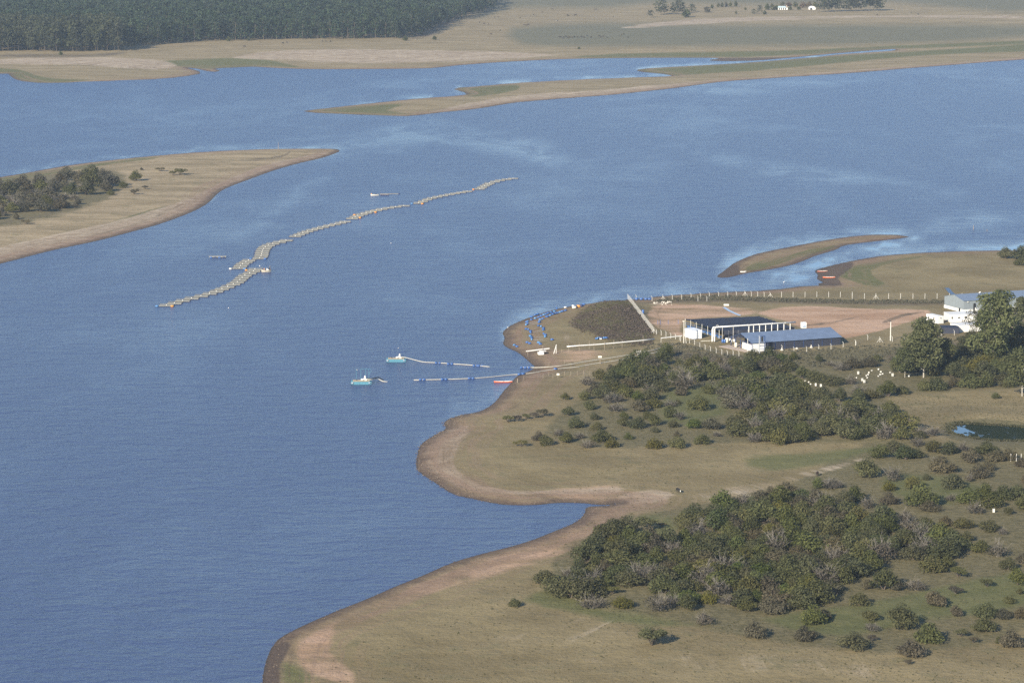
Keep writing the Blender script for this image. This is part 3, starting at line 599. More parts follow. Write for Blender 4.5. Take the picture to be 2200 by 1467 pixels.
_bl = sorted([p for p in PLANTS if not p['kind'].startswith('tree_') and p['kind'] != 'grey'], key=lambda p: -p['w'] * (1.25 if 'thicket' not in p['zone'] and 'wood' not in p['zone'] and 'belt' not in p['zone'] else 1))
_small = set(id(p) for p in _bl[300:]); SMALLB = [dict(px=rb.uniform(2225, 2430), py=rb.uniform(950, 1390), w=rb.uniform(28, 62), kind=rb.choice(('dark', 'olive', 'brown'))) for _ in range(90)]
for p in PLANTS:
    if id(p) in _small: SMALLB.append(p); continue
    x, y, z = on(p['px'], p['py'])
    W_ = p['w'] / spx(p['px'], p['py']) * (1.08 if 'thicket' in p['zone'] else 1)
    kind = p['kind']; typ = 'tree' if kind.startswith('tree_') else 'grey' if kind == 'grey' else 'bush'
    cm, bm_ = rb.choice(PROTO[kind])
    if typ == 'tree': W_ *= 1.05
    elif typ == 'bush': W_ *= 1.12
    else: W_ *= 1.05
    o = thing(CATN[typ][0], p['label'], CATN[typ][1], (x, y, z - .05), rb.uniform(0, 2 * pi), 'plants of the ' + p['zone'], (W_ * rb.uniform(.78, 1.22), W_ * rb.uniform(.78, 1.22), W_ * rb.uniform(.70, .98) * (.78 if p['zone'] == 'peninsula wood' else .92)))
    link('crown' if typ == 'tree' else 'foliage', cm, o); link('trunk' if typ == 'tree' else 'branches', bm_, o)

# ---- tall trees (helpers)
def euca_parts(seed, leafk='euca', n=900, size=.020, wd=.36, lo=.30, clump=12, bark=BARKW, tr=.011):
    rnd = random.Random(seed); mb = MB(); lobes = []
    bend = [(rnd.uniform(-.02, .02), rnd.uniform(-.02, .02)) for _ in range(3)]
    top = (bend[0][0] * 2, bend[0][1] * 2, .93)
    mb.tube([(0, 0, -.01), (bend[1][0], bend[1][1], .3), (bend[2][0] * 1.6, bend[2][1] * 1.6, .62), top], [tr, tr * .8, tr * .5, tr * .15], 6)
    for i in range(clump):
        f = (i + .5) / clump; z = lo + .04 + (.96 - lo - .06) * f
        a = i * 2.4 + rnd.uniform(-.5, .5); q = wd * .5 * rnd.uniform(.35, .95) * (1.0 - .55 * max(0, f - .5) * 2) * (.75 if f < .12 else 1)
        rr = wd * rnd.uniform(.20, .31)
        lobes.append((q * cos(a), q * sin(a), z, rr, rr, rr * rnd.uniform(.55, .9)))
        mb.tube([(0, 0, max(.12, z - .14)), (q * .5 * cos(a), q * .5 * sin(a), z - .05), (q * cos(a), q * sin(a), z)], [tr * .42, tr * .28, tr * .1], 4)
    lobes.append((top[0], top[1], .90, wd * .24, wd * .24, .075))
    return crown_mesh('crown_' + leafk, lobes, n, size, seed, LM[leafk], shell=.35, up=.15), mb.mesh('trunk_' + leafk, bark)
def tall(px, py, hgt_px, parts, label, cat='tree', name='eucalyptus_tree', group=None, wx=1.0):
    x, y, z = on(px, py); h = hgt_px / spx(px, py)
    o = thing(name, label, cat, (x, y, z - .1), random.uniform(0, 6.28), group, (h * wx, h * wx, h))
    link('crown', parts[0], o); link('trunk', parts[1], o); return o
E1 = euca_parts(1, n=6400, size=.022, wd=.60, lo=.17, clump=20); E2 = euca_parts(2, n=7000, size=.019, wd=.50, lo=.16, clump=20); E3 = euca_parts(3, n=3800, size=.027, wd=.66, lo=.24, clump=13)
E4 = euca_parts(4, n=3000, size=.027, wd=.5, lo=.3, clump=12); E5 = euca_parts(5, 'greyg', n=1500, size=.026, wd=.75, lo=.36, clump=10, bark=BARKG); E6 = euca_parts(6, 'dark', n=3600, size=.028, wd=.75, lo=.15, clump=14)
GE = 'tall trees by the white house'
tall(1984, 811, 124, E1, 'broad eucalyptus with bare pale trunk between the hives and the dark lean-to', group=GE, wx=1.1)
tall(1944, 811, 62, E3, 'small round-crowned tree shading the white hives beside the broad eucalyptus', group=GE, wx=1.0)
tall(2137, 783, 160, E2, 'tallest slender eucalyptus standing in front of the grey shed', group=GE, wx=1.0)
tall(2196, 851, 98, E3, 'eucalyptus with thick white trunk at the right edge of the dry paddock', group=GE, wx=1.15)
tall(2193, 712, 76, E4, 'eucalyptus beside the grey shed at the right edge of the photo', group=GE)
tall(2099, 724, 58, E5, 'sparse pale grey tree in front of the white house wall', group=GE)
tall(2021, 792, 66, E6, 'dense dark tree close behind the broad eucalyptus', group=GE, name='broadleaf_tree', wx=1.0)
tall(2072, 775, 52, E6, 'dense dark tree below the white house between two eucalyptus', group=GE, name='broadleaf_tree', wx=1.0)
tall(2166, 770, 66, E6, 'dark bushy tree just right of the tallest eucalyptus', group=GE, name='broadleaf_tree', wx=1.0)
tall(2190, 760, 60, E3, 'olive tree behind the white-trunked eucalyptus at the paddock', group=GE, name='broadleaf_tree', wx=1.0)
# ---- far plantation
FE = [euca_parts(40 + i, 'eucafar', n=330, size=.042, wd=.46 + .04 * (i % 2), lo=.16 + .05 * (i % 3), clump=11, tr=.008, bark=BARK) for i in range(4)]
FP = [euca_parts(60 + i, 'pine', n=320, size=.042, wd=.46, lo=.10, clump=11, bark=BARK, tr=.012) for i in range(3)]
def front(x):
    return np.interp(x, [-300, 255, 266, 320, 400, 460, 560, 700, 860, 905, 925, 960, 1000, 1062, 1075], [113, 111.5, 99, 98.5, 92.5, 88.5, 86, 84.5, 83, 77, 66, 50, 38, 22, -200])
rf = random.Random(77); FT = []
gyv = 112.5
while gyv > -75:
    x = -260 + rf.uniform(0, 9)
    while x < 1075:
        xx, yy = x + rf.uniform(-2.5, 2.5), gyv + rf.uniform(-1.4, 1.4)
        if yy < front(xx) + .3: FT.append((xx, yy, xx < 262 and yy > 84))
        x += rf.uniform(8.5, 14.5)
    gyv -= 2.8 if gyv > 70 else 3.0 if gyv > 20 else 4.0
FT.sort(key=lambda q: front(q[0]) - q[1] + (300 if q[0] < -5 else 0))
GF = 'plantation trees at the front of the far forest'
for i, (x_, y_, eu) in enumerate(FT[:300]):
    pr = rf.choice(FE if eu else FP)
    X, Y, Z = on(x_, y_); h = rf.uniform(22, 34) * (.9 if not eu else 1.0)
    if x_ < 262: lab = 'tall olive eucalyptus in the front rows of the far forest, left block'
    elif x_ < 560: lab = 'dark plantation tree in the front rows of the far forest beyond the lone tree'
    elif x_ < 860: lab = 'dark plantation tree in the front rows of the far forest above the beach'
    else: lab = 'dark plantation tree along the slanting end of the far forest'
    o = thing('plantation_tree', lab, 'tree', (X, Y, Z - .2), rf.uniform(0, 6.28), GF + (' left block' if x_ < 262 else ' beyond the lone tree' if x_ < 560 else ' above the beach' if x_ < 860 else ' slanting end'), h)
    link('crown', pr[0], o); link('trunk', pr[1], o)
def gn_scatter(name, pts, scl, rot, which, protos, kind='stuff'):
    cols = bpy.data.collections.new(name + '_kinds')
    for i, (mset) in enumerate(protos):
        bm = bmesh.new(); mats = []
        for me in mset:
            off = len(mats); mats += list(me.materials); nb = len(bm.faces); bm.from_mesh(me); bm.faces.ensure_lookup_table()
            for f in list(bm.faces)[nb:]: f.material_index += off
        me2 = bpy.data.meshes.new('%s_kind%02d' % (name, i)); bm.to_mesh(me2); bm.free()
        for q in mats: me2.materials.append(q)
        cols.objects.link(bpy.data.objects.new('%s_kind%02d' % (name, i), me2))
    me = bpy.data.meshes.new(name); me.from_pydata([tuple(p) for p in pts], [], [])
    me.attributes.new('scl', 'FLOAT', 'POINT').data.foreach_set('value', np.array(scl, np.float32))
    me.attributes.new('rz', 'FLOAT', 'POINT').data.foreach_set('value', np.array(rot, np.float32))
    me.attributes.new('which', 'INT', 'POINT').data.foreach_set('value', np.array(which, np.int32))
    ng = bpy.data.node_groups.new(name, 'GeometryNodeTree')
    ng.interface.new_socket('Geometry', in_out='INPUT', socket_type='NodeSocketGeometry'); ng.interface.new_socket('Geometry', in_out='OUTPUT', socket_type='NodeSocketGeometry')
    A = ng.nodes.new; gi = A('NodeGroupInput'); go = A('NodeGroupOutput'); iop = A('GeometryNodeInstanceOnPoints'); ci = A('GeometryNodeCollectionInfo')
    ci.inputs['Collection'].default_value = cols; ci.inputs['Separate Children'].default_value = True; ci.inputs['Reset Children'].default_value = True
    def na(n_, ty):
        q = A('GeometryNodeInputNamedAttribute'); q.data_type = ty; q.inputs['Name'].default_value = n_; return q.outputs['Attribute']
    cx = A('ShaderNodeCombineXYZ'); L = ng.links.new
    L(na('rz', 'FLOAT'), cx.inputs[2]); L(gi.outputs[0], iop.inputs['Points']); L(ci.outputs[0], iop.inputs['Instance']); iop.inputs['Pick Instance'].default_value = True
    L(na('which', 'INT'), iop.inputs['Instance Index']); L(cx.outputs[0], iop.inputs['Rotation']); L(na('scl', 'FLOAT'), iop.inputs['Scale']); L(iop.outputs[0], go.inputs[0])
    o = link(name, me); md = o.modifiers.new('scatter', 'NODES'); md.node_group = ng
    return tag(o, kind=kind)
kl = [k for k in PROTO if not k.startswith('tree_') and k != 'grey']; pl_ = [(k, i) for k in kl for i in range(len(PROTO[k]))]
gn_scatter('thicket_undergrowth', [(on(p['px'], p['py'])[0], on(p['px'], p['py'])[1], on(p['px'], p['py'])[2] - .05) for p in SMALLB], [1.1 * p['w'] / spx(p['px'], p['py']) for p in SMALLB], [rb.uniform(0, 6.28) for p in SMALLB], [pl_.index((p['kind'], rb.randrange(len(PROTO[p['kind']])))) for p in SMALLB], [PROTO[k][i] for k, i in pl_])
rest = FT[300:]
pts = [(*on(a, b)[:2], on(a, b)[2] - .2) for a, b, e in rest]
gn_scatter('far_forest', pts, [rf.uniform(24, 33) for _ in rest], [rf.uniform(0, 6.28) for _ in rest], [rf.randrange(4) if e else 4 + rf.randrange(3) for a, b, e in rest], FE + FP)
tall(282, 107, 30, FE[1], 'lone tree on the grass just right of the far forest block', name='lone_tree', wx=1.7)
# ---- trees around the far farmhouse
F9 = crop(1380, 0, 9.167); F6 = crop(1600, 0, 6.875)
FARB = [crown_mesh('far_bush_' + k, dome_lobes(900 + i, 6), 200, .10, 900 + i, LM[k]) for i, k in enumerate(('dark', 'olive', 'autumn', 'greyg'))]
def fartree(cf, x, y, w_, h_, k, lab, s):
    px, py = cf(x, y); X, Y, Z = on(px, py); q = spx(px, py)
    if k == 'e': cr, tk, nm, sc = FE[int(x) % 4][0], FE[int(x) % 4][1], 'eucalyptus_tree', (w_ / s / q / .40, w_ / s / q / .40, h_ / s / q)
    elif k == 'p': cr, tk, nm, sc = FP[int(x) % 3][0], FP[int(x) % 3][1], 'conifer_tree', (w_ / s / q / .36, w_ / s / q / .36, h_ / s / q)
    else: cr, tk, nm, sc = FARB[k], PROTO['olive'][0][1], 'round_tree', (w_ / s / q, w_ / s / q, h_ / s / q / .72)
    o = thing(nm, lab, 'tree', (X, Y, Z), random.uniform(0, 6), 'trees around the far farmhouse', sc); link('crown', cr, o); link('trunk', tk, o)
for a in [(165,352,110,150,'e','small greyish tree, leftmost of the far farm trees'),(360,300,220,330,'e','tall dark eucalyptus left of the far tree pair'),(440,280,120,200,'e','slim eucalyptus touching the tall dark one, far farm'),(600,292,130,240,'e','narrow eucalyptus behind the far round bush, left one'),(700,288,170,290,'e','tall eucalyptus just behind the far round bush'),(800,280,110,240,'e','slim eucalyptus behind the right half of the far round bush'),
          (855,348,220,180,0,'dense round dark tree standing alone before the far eucalyptus'),(970,245,120,160,'p','dark pointed tree just right of the far round bush'),(1270,252,170,130,3,'wide grey-green tree in the middle of the far pasture'),(1370,175,90,90,0,'small dark tree behind the wide grey-green far tree'),(1500,150,90,100,1,'leftmost tree of the row along the far field edge'),(1570,150,80,100,0,'second tree of the row along the far field edge'),(1650,140,90,100,3,'third tree of the row along the far field edge'),(1740,140,80,110,1,'fourth tree of the row along the far field edge'),(1840,135,100,120,0,'last tree of the row along the far field edge'),(2030,205,60,65,1,'tiny round tree between the tree row and the far house'),(1845,285,55,75,1,'small leaning shrub alone on the far pasture')]:
    fartree(F9, *a[:5], a[5], 9.167)
for a in [(135,212,55,75,'p','small dark conifer left of the far white house'),(215,205,80,120,'e','thin tree behind two small bushes left of the far white house'),(295,217,75,60,0,'low round bush left of the far white house'),(335,152,100,100,0,'dark tree touching the left end of the far white house'),(410,152,110,100,1,'olive tree beside the far white house'),(470,148,80,70,0,'dark bush at the corner of the far white house'),(560,85,100,60,1,'tree top behind the roof of the far white house'),(650,95,110,70,2,'orange autumn tree just behind the far white house'),(670,150,80,60,0,'dark bush between the two far farm buildings'),(750,110,110,90,1,'olive tree behind the gap between the far farm buildings'),(800,148,80,50,0,'dark bluish bush beside the far white shed'),(860,115,120,100,2,'orange tree left of the far white shed'),(950,100,110,80,2,'orange tree behind the far white shed'),(1040,110,90,90,1,'olive tree right behind the far white shed')]:
    fartree(F6, *a[:5], a[5], 6.875)
for i, x in enumerate([1105,1180,1240,1290,1340,1395,1500,1560,1610,1645,1720,1790,1850,1910,1960,2000]):
    fartree(F6, x, 182 - i * 1.3, 120, random.uniform(190, 245), 'e', ORD[i] + ' tree from the left in the tall eucalyptus row by the far shed', 6.875)
for (px_, py_, w_, l_) in [(870, 88, 15, 'low dark bush at the lower corner of the far forest'), (933, 86, 13, 'small dark bush on the plain right of the far forest corner'), (490, 89, 14, 'low bush at the forest foot above the far beach'), (533, 88, 12, 'second low bush at the forest foot above the far beach'), (130, 119, 12, 'small bush in front of the far left forest block'), (1243, 106, 7, 'tiny dark bush on the bare middle of the far plain')]:
    X, Y, Z = on(px_, py_); o = thing('bush', l_, 'bush', (X, Y, Z), 0, 'lone bushes on the far plain', w_ / spx(px_, py_)); link('foliage', FARB[0], o); link('branches', PROTO['olive'][0][1], o)

# ---- ground cover that cannot be counted
def clumps(name, pts, sz, mat, seed, blades=5, hr=.8, spread=.5):
    r = np.random.default_rng(seed); n = len(pts); P = np.repeat(np.array(pts), blades, 0); s = np.repeat(np.array(sz), blades)
    m = len(P); a = r.random(m) * 2 * pi; q = r.random(m) * spread * s
    C = P + np.stack([q * np.cos(a), q * np.sin(a), np.zeros(m)], 1)
    a2 = r.random(m) * 2 * pi; d = np.stack([np.cos(a2), np.sin(a2), np.zeros(m)], 1) * (s * .38)[:, None]
    lean = r.normal(size=(m, 3)) * (s * .30)[:, None]; lean[:, 2] = s * hr * (.5 + .8 * r.random(m))
    V = np.stack([C - d, C + d, C + d * .5 + lean, C - d * .5 + lean], 1).reshape(-1, 3)
    me = mesh_np(name, V, np.arange(m * 4).reshape(-1, 4), [mat], attrs={'tint': np.repeat(np.clip(r.random(m) * .6 + np.repeat(r.random(n), blades) * .5, 0, 1), 4)})
    return tag(link(name, me), kind='stuff')
def scatter_px(P, n, seed):
    r = np.random.default_rng(seed); P = np.array(P, float); x0, y0 = P.min(0); x1, y1 = P.max(0)
    X = r.uniform(x0, x1, n * 3); Y = r.uniform(y0, y1, n * 3); k = inside(X, Y, P); X, Y = X[k][:n], Y[k][:n]
    Z = np.zeros(len(X))
    for _ in range(10):
        d0 = (X - 1100) / FOC; d1 = -(Y - 733.5) / FOC; t = (HC - Z) / -(-SP + d1 * CP)
        wx_, wy_ = d0 * t, (CP + d1 * SP) * t; Z = .4 * Z + .6 * hgt(wx_, wy_)
    ok = sdist(wx_, wy_) > 5
    return np.stack([wx_, wy_, Z - .02], 1)[ok]
HP = scatter_px([(1232,700),(1248,670),(1290,648),(1330,639),(1352,646),(1378,680),(1402,712),(1392,742),(1330,736),(1275,716)], 12000, 3)
HP[:, :2] += np.random.default_rng(32).normal(size=(len(HP), 2)) * [1.3, 5.0]; HP[:, 2] = hgt(HP[:, 0], HP[:, 1]) - .02; HP = HP[sdist(HP[:, 0], HP[:, 1]) > 4]
hm_ = np.random.default_rng(31).random(len(HP)) < np.clip(.35 + vnoise(HP[:, 0], HP[:, 1], 14, 5) * .9 - .15, .1, .95)
clumps('heath_scrub', HP[hm_], np.random.default_rng(1).uniform(.16, .48, len(HP))[hm_] * np.where(np.random.default_rng(7).random(len(HP)) < .06, 2.2, 1)[hm_], LM['heath'], 4, 7, .55, 1.3); clumps('heath_grass', HP[~hm_], np.random.default_rng(1).uniform(.16, .48, len(HP))[~hm_], LM['olive'], 5, 7, .55, 1.3)
HP2 = np.concatenate([scatter_px([(1405,648),(1440,639),(1540,634),(1680,641),(1860,645),(2036,645),(2036,652),(1860,653),(1680,649),(1540,645)], 1500, 5), scatter_px([(1380,740),(1450,735),(1530,752),(1600,768),(1610,785),(1470,775),(1390,760)], 700, 6),
                      scatter_px([(1640,755),(1830,745),(1990,735),(2100,722),(2130,740),(1950,775),(1800,790),(1640,785)], 1300, 7), scatter_px([(1590,775),(1690,770),(1720,820),(1560,850),(1430,810)], 900, 17)])
clumps('rough_undergrowth', HP2, np.random.default_rng(2).uniform(.25, .8, len(HP2)), LM['greyg'], 8, 6, .8, .8)
TP = np.concatenate([scatter_px([(1240,960),(1880,950),(2200,960),(2200,1467),(1900,1467),(1300,1350),(1130,1280)], 5200, 9), scatter_px([(1880,850),(2200,850),(2200,915),(2040,915),(1960,930)], 2400, 10), scatter_px([(1150,960),(1280,860),(1450,830),(1600,940),(1250,965)], 1700, 11), scatter_px([(700,1400),(1100,1250),(1900,1400),(2200,1400),(2200,1467),(700,1467)], 1500, 12)])
tz = np.random.default_rng(3).uniform(.10, .34, len(TP))
kk = np.random.default_rng(4).random(len(TP)) < .5
clumps('dry_grass_tufts', TP[kk], tz[kk], LM['tuft'], 13, 4, .6, .6); clumps('green_grass_tufts', TP[~kk], tz[~kk] * 1.2, LM['tuftg'], 14, 4, .7, .7)

RP = []
rr_p = np.random.default_rng(8)
for _ in range(900):
    i = rr_p.integers(len(PONDW)); a_ = PONDW[i]; b__ = PONDW[(i + 1) % len(PONDW)]; q = a_ + (b__ - a_) * rr_p.random(); c_ = PONDW.mean(0); q = c_ + (q - c_) * (1 + rr_p.normal(.02, .045))
    RP.append((q[0], q[1], max(float(hgt(q[0], q[1])), ZP - .05)))
clumps('pond_reeds', np.array(RP), rr_p.uniform(.25, .75, len(RP)), LM['tuftg'], 19, 5, .9, .7)
# ------------------------------------------------------------------ things on the water
WHITE = pm('white_paint', (.70, .69, .66), .5, .10, .8); CREAM = pm('pale_plastic', (.66, .63, .54), .5, .08); CONC = pm('concrete', (.46, .44, .40), .85, .15, 2)
BLUE = pm('blue_plastic', (.042, .115, .32), .4, .15, 1.2); BLUE2 = pm('light_blue_plastic', (.075, .20, .40), .4, .15); NAVY = pm('navy_steel', (.025, .055, .16), .45, .15)
TEAL = pm('barge_blue_paint', (.072, .215, .29), .5, .15, 1.0); ORANGE = pm('orange_plastic', (.62, .27, .04), .45, .1); BLACK = pm('black_rubber', (.018, .018, .02), .6, .2)
TAN = pm('weathered_planks', (.40, .34, .24), .8, .2, 2.5); NETC = pm('pale_net_cover', (.30, .295, .262), .85, .12, 1.5); NETD = pm('dark_net_and_shade', (.035, .036, .030), .9, .2, 1.5); POLE = pm('cage_poles', (.30, .27, .20), .7, .2, 2)
REDP = pm('red_hull_paint', (.52, .115, .030), .45, .12); GREYM = pm('grey_fender', (.33, .35, .38), .6, .15); STEEL = pm('galvanised_steel', (.45, .46, .48), .4, .1, 2, .6)
DKBL = pm('dark_drum', (.02, .03, .09), .5, .2); SKIN = pm('skin', (.36, .22, .15), .6, .05); WOOD = pm('grey_wood', (.26, .215, .165), .85, .25, 2)
ROPE = pm('pale_hose', (.46, .44, .38), .6, .1, .8)
def drum_mesh(mat, L=1.15, r=.36, caps=None):
    mb = MB(); xs = [-.5, -.47, -.18, -.16, .16, .18, .47, .5]; rr = [.82, 1, 1, 1.06, 1.06, 1, 1, .82]
    mb.tube([(x * L, 0, r) for x in xs], [r * q for q in rr], 10); return mb.mesh('drum', mat, True)
DR = {'blue': drum_mesh(BLUE), 'lblue': drum_mesh(BLUE2), 'dark': drum_mesh(DKBL), 'orange': drum_mesh(ORANGE), 'white': drum_mesh(WHITE), 'cream': drum_mesh(CREAM)}
# fish cages: strings of floating frames
STR = [
 ('longest string of fish cages, with an orange float at its near end', crop(330,570,8.148), 31, [(345,720),(480,685),(625,640),(780,600),(945,558),(1095,517),(1210,480),(1310,435),(1405,398),(1510,352),(1575,315),(1622,276),(1662,237),(1712,200),(1790,160),(1862,122),(1885,90)], {0: ('lblue', 'orange'), 16: ('orange', None)}),
 ('short string of five fish cages just above the workboat', crop(480,500,13.75), 29, [(660,1075),(700,1012),(760,955),(850,902),(930,848)], {0: ('cream', 'lblue')}),
 ('curved string of fish cages with blue floats at its near end', crop(480,500,13.75), 29.5, [(1262,782),(1310,724),(1325,668),(1328,615),(1345,562),(1378,505),(1425,457),(1515,407),(1645,356),(1835,305),(2032,257)], {0: ('blue', 'blue')}),
 ('straight fish cage string in the middle of the lake, third from the workboat', crop(600,420,7.333), 25, [(340,657),(400,632),(460,607),(530,582),(605,558),(690,536),(775,513),(868,489),(962,467),(1050,446),(1120,427)], {}),
 ('fish cage string with several orange corner floats', crop(600,420,7.333), 25, [(1240,377),(1285,355),(1325,334),(1390,311),(1455,290),(1530,270),(1615,248),(1700,229),(1805,210),(1920,193),(2050,176)], {1: (None, 'orange'), 3: ('orange', None), 5: (None, 'orange')}),
 ('second farthest string of fish cages, one orange and one blue float near', crop(780,370,6.286), 21, [(812,430),(872,406),(930,381),(990,362),(1068,345),(1148,328),(1232,312),(1308,298),(1385,285),(1470,271)], {0: ('lblue', 'orange')}),
 ('farthest, strongly bent string of fish cages', crop(780,370,6.286), 21, [(1642,238),(1672,216),(1708,196),(1742,178),(1775,163),(1845,141),(1912,122),(2002,106),(2090,95)], {0: ('orange', None)}),
]
for lab, cf, wpx_, R, fl in STR:
    P = [cf(*r) for r in R]; W_ = [flat(*p) for p in P]; n = len(P)
    root = thing('fish_cage_string', lab, 'fish cages', (W_[0][0], W_[0][1], 0), 0, 'strings of floating fish cages on the lake')
    cw = wpx_ / spx(*P[0])
    me = {}
    for i in range(n):
        x, y = W_[i]; j = i + 1 if i + 1 < n else i - 1; dy = min(max(abs(W_[j][1] - y), 3.5), 9.0); dp = dy * .97
        key = round(dp * 2) / 2
        if key not in me:
            d = key; mb = MB()
            for yy in (0, d):
                mb.tube([(-cw, yy, .22), (0, yy, .22)], .07, 5)
            for xx in (-cw, -cw * .5, 0): mb.tube([(xx, 0, .22), (xx, d, .22)], .08, 5)
            for xx in (-cw, -cw * .5, 0):
                for yy in (0, d): mb.tube([(xx, yy, .05), (xx, yy, .5)], .04, 4)
            nv = MB(); rear_dark = MB(); nn = 6
            for a in range(nn):
                xa, xb = -cw + .1 + (cw - .2) * a / nn, -cw + .1 + (cw - .2) * (a + 1) / nn; za, zb = .34 - .05 * sin(pi * a / nn), .34 - .05 * sin(pi * (a + 1) / nn)
                nv.quad((xa, .15, za), (xb, .15, zb), (xb, d * .62, zb), (xa, d * .62, za)); nv.quad((xa, .06, .22), (xb, .06, .22), (xb, .15, zb), (xa, .15, za))
                rear_dark.quad((xa, d * .62, .20), (xb, d * .62, .20), (xb, d * .98, .03), (xa, d * .98, .03))  # dark sheet over the rear gap: netting plus painted shade under the cage
            fd = MB().lathe([(.0, 0), (.20, .02), (.22, .22), (.10, .32), (.08, .4)], 8, (-cw * .5, d * .3, .3))
            me[key] = (mb.mesh('cage_frame', POLE), nv.mesh('net_cover', NETC), fd.mesh('feeder', WHITE), rear_dark.mesh('net_and_shade', NETD))
        f, nvm, fdm, bgm = me[key]; lx, ly = x - W_[0][0], y - W_[0][1]
        c = link('cage', f, root, (lx, ly, 0), random.uniform(-.03, .03)); link('net_cover', nvm, c); link('net_and_shade', bgm, c); link('feeder', fdm, c)
        link('float_drum', DR['dark'], c, (.25, .3, -.22), .2, .75); link('float_drum', DR['dark'], c, (-cw - .2, .3, -.22), .2, .75)
        a, b = fl.get(i, (None, None))
        if a: link('end_float', DR[a], c, (-cw - .9, -.1, -.2), 0, 1.15)
        if b: link('end_float', DR[b], c, (-.5, -.35, -.2), 0, 1.15)
# small rafts
def raft(name, lab, px, py, wpx_, d, floats, rz=0):
    x, y = flat(px, py); w_ = wpx_ / spx(px, py); r = thing(name, lab, 'raft', (x, y, 0), rz)
    mb = MB()
    for k in range(5): mb.box((0, d * (k + .5) / 5, .55), (w_, d / 5 - .12, .08))
    mb.build('deck', TAN if floats[0] != 'blue' else NETC, r)
    fr = MB()
    for yy in (0, d): fr.tube([(-w_ / 2, yy, .42), (w_ / 2, yy, .42)], .1, 5)
    fr.tube([(-w_ / 2, 0, .6), (-w_ / 2, 0, 1.4)], .05, 4); fr.tube([(w_ / 2, 0, .6), (w_ / 2, 0, 1.4)], .05, 4)
    fr.build('frame', POLE, r)
    for k in range(4): link('float_drum', DR[floats[k % len(floats)]], r, (-w_ / 2 + w_ * (k + .5) / 4, .1, -.25), 0, 1.1)
    return r
raft('small_raft', 'small grey raft on blue drums floating alone left of the fish cages', 467, 554, 36, 3.5, ('blue', 'dark'))
raft('small_raft', 'low brown raft tied behind the small white boat beyond the cages', 826, 420, 19, 4, ('dark',))
b_ = MB().tube([(0, 0, .12), (3, .6, .1), (6.5, .4, .1)], .16, 5); x, y = flat(836, 417)
rr_ = thing('floating_boom', 'thin floating boom trailing right of the small brown raft', 'float line', (x, y, 0)); b_.build('boom', POLE, rr_); link('float_drum', DR['dark'], rr_, (6.3, .4, -.25), 0, 1)
# hulls
def hull(mb, L, W_, Hh, m=0, mi=1, n=10, blunt=.35):
    rows = []
    for i in range(n + 1):
        t = i / n * 2 - 1; wv = W_ / 2 * (1 - abs(t) ** 2.6) + W_ * blunt * .1; sh = Hh * (1 + .35 * t * t)
        rows.append([(t * L / 2, wv, sh), (t * L / 2 * .97, wv * .72, .02), (t * L / 2 * .97, -wv * .72, .02), (t * L / 2, -wv, sh), (t * L / 2 * .98, -wv * .86, sh - .02), (t * L / 2 * .94, -wv * .62, Hh * .25), (t * L / 2 * .94, wv * .62, Hh * .25), (t * L / 2 * .98, wv * .86, sh - .02)])
    V = [p for r in rows for p in r]; F = []; M = []
    for i in range(n):
        for k in range(8):
            a, b = i * 8 + k, i * 8 + (k + 1) % 8; F.append((a, b, b + 8, a + 8)); M.append(m if k in (0, 1, 2) else mi)
    F += [(0, 1, 2, 3), tuple(n * 8 + q for q in (3, 2, 1, 0))]; M += [m, m]
    o = len(mb.v); mb.v += V; mb.f += [tuple(q + o for q in f) for f in F]; mb.m += M
    return mb
def canoe(lab, px, py, L, mats, rz=0.0, land_=False, name='canoe', W_=1.15, Hh=.5, grp=None):
    x, y, z = on(px, py) if land_ else onw(px, py)
    r = thing(name, lab, 'boat', (x, y, z - (.02 if land_ else .12)), rz, grp)
    hull(MB(), L, W_, Hh).build('hull', mats, r)
    for q in (-.27, .02, .3): MB().box((q * L, 0, Hh * .82), (.28, W_ * .86, .05)).build('thwart', WOOD, r)
    return r
canoe('orange-red canoe with white interior moored by the lower pipeline', 1081, 821, 7.4, [REDP, WHITE], .03)
canoe('faded red canoe with pale gunwale drawn up on the far mud, upper one', 1767, 584, 5.2, [pm('faded_red', (.30, .10, .07), .6, .2), CREAM], .05, True)
canoe('bright red canoe on the dark far mud, the lower of two', 1781, 597, 6.2, [REDP, WHITE], -.06, True)
canoe('small white upturned-looking skiff on the near tip of the sandbar', 1597, 585, 3.0, [WHITE, WHITE], .1, True, 'skiff', 1.3, .45)
sb = canoe('small pale boat with a dark outboard beyond the fish cages', 805, 420, 5.0, [CREAM, WOOD], 0, False, 'small_boat', 1.9, .7)
MB().box((.4, 0, .95), (.5, .4, .5)).build('engine', BLACK, sb); MB().box((-2.0, 0, 1.1), (.5, .6, .5)).build('crate', ORANGE, sb)
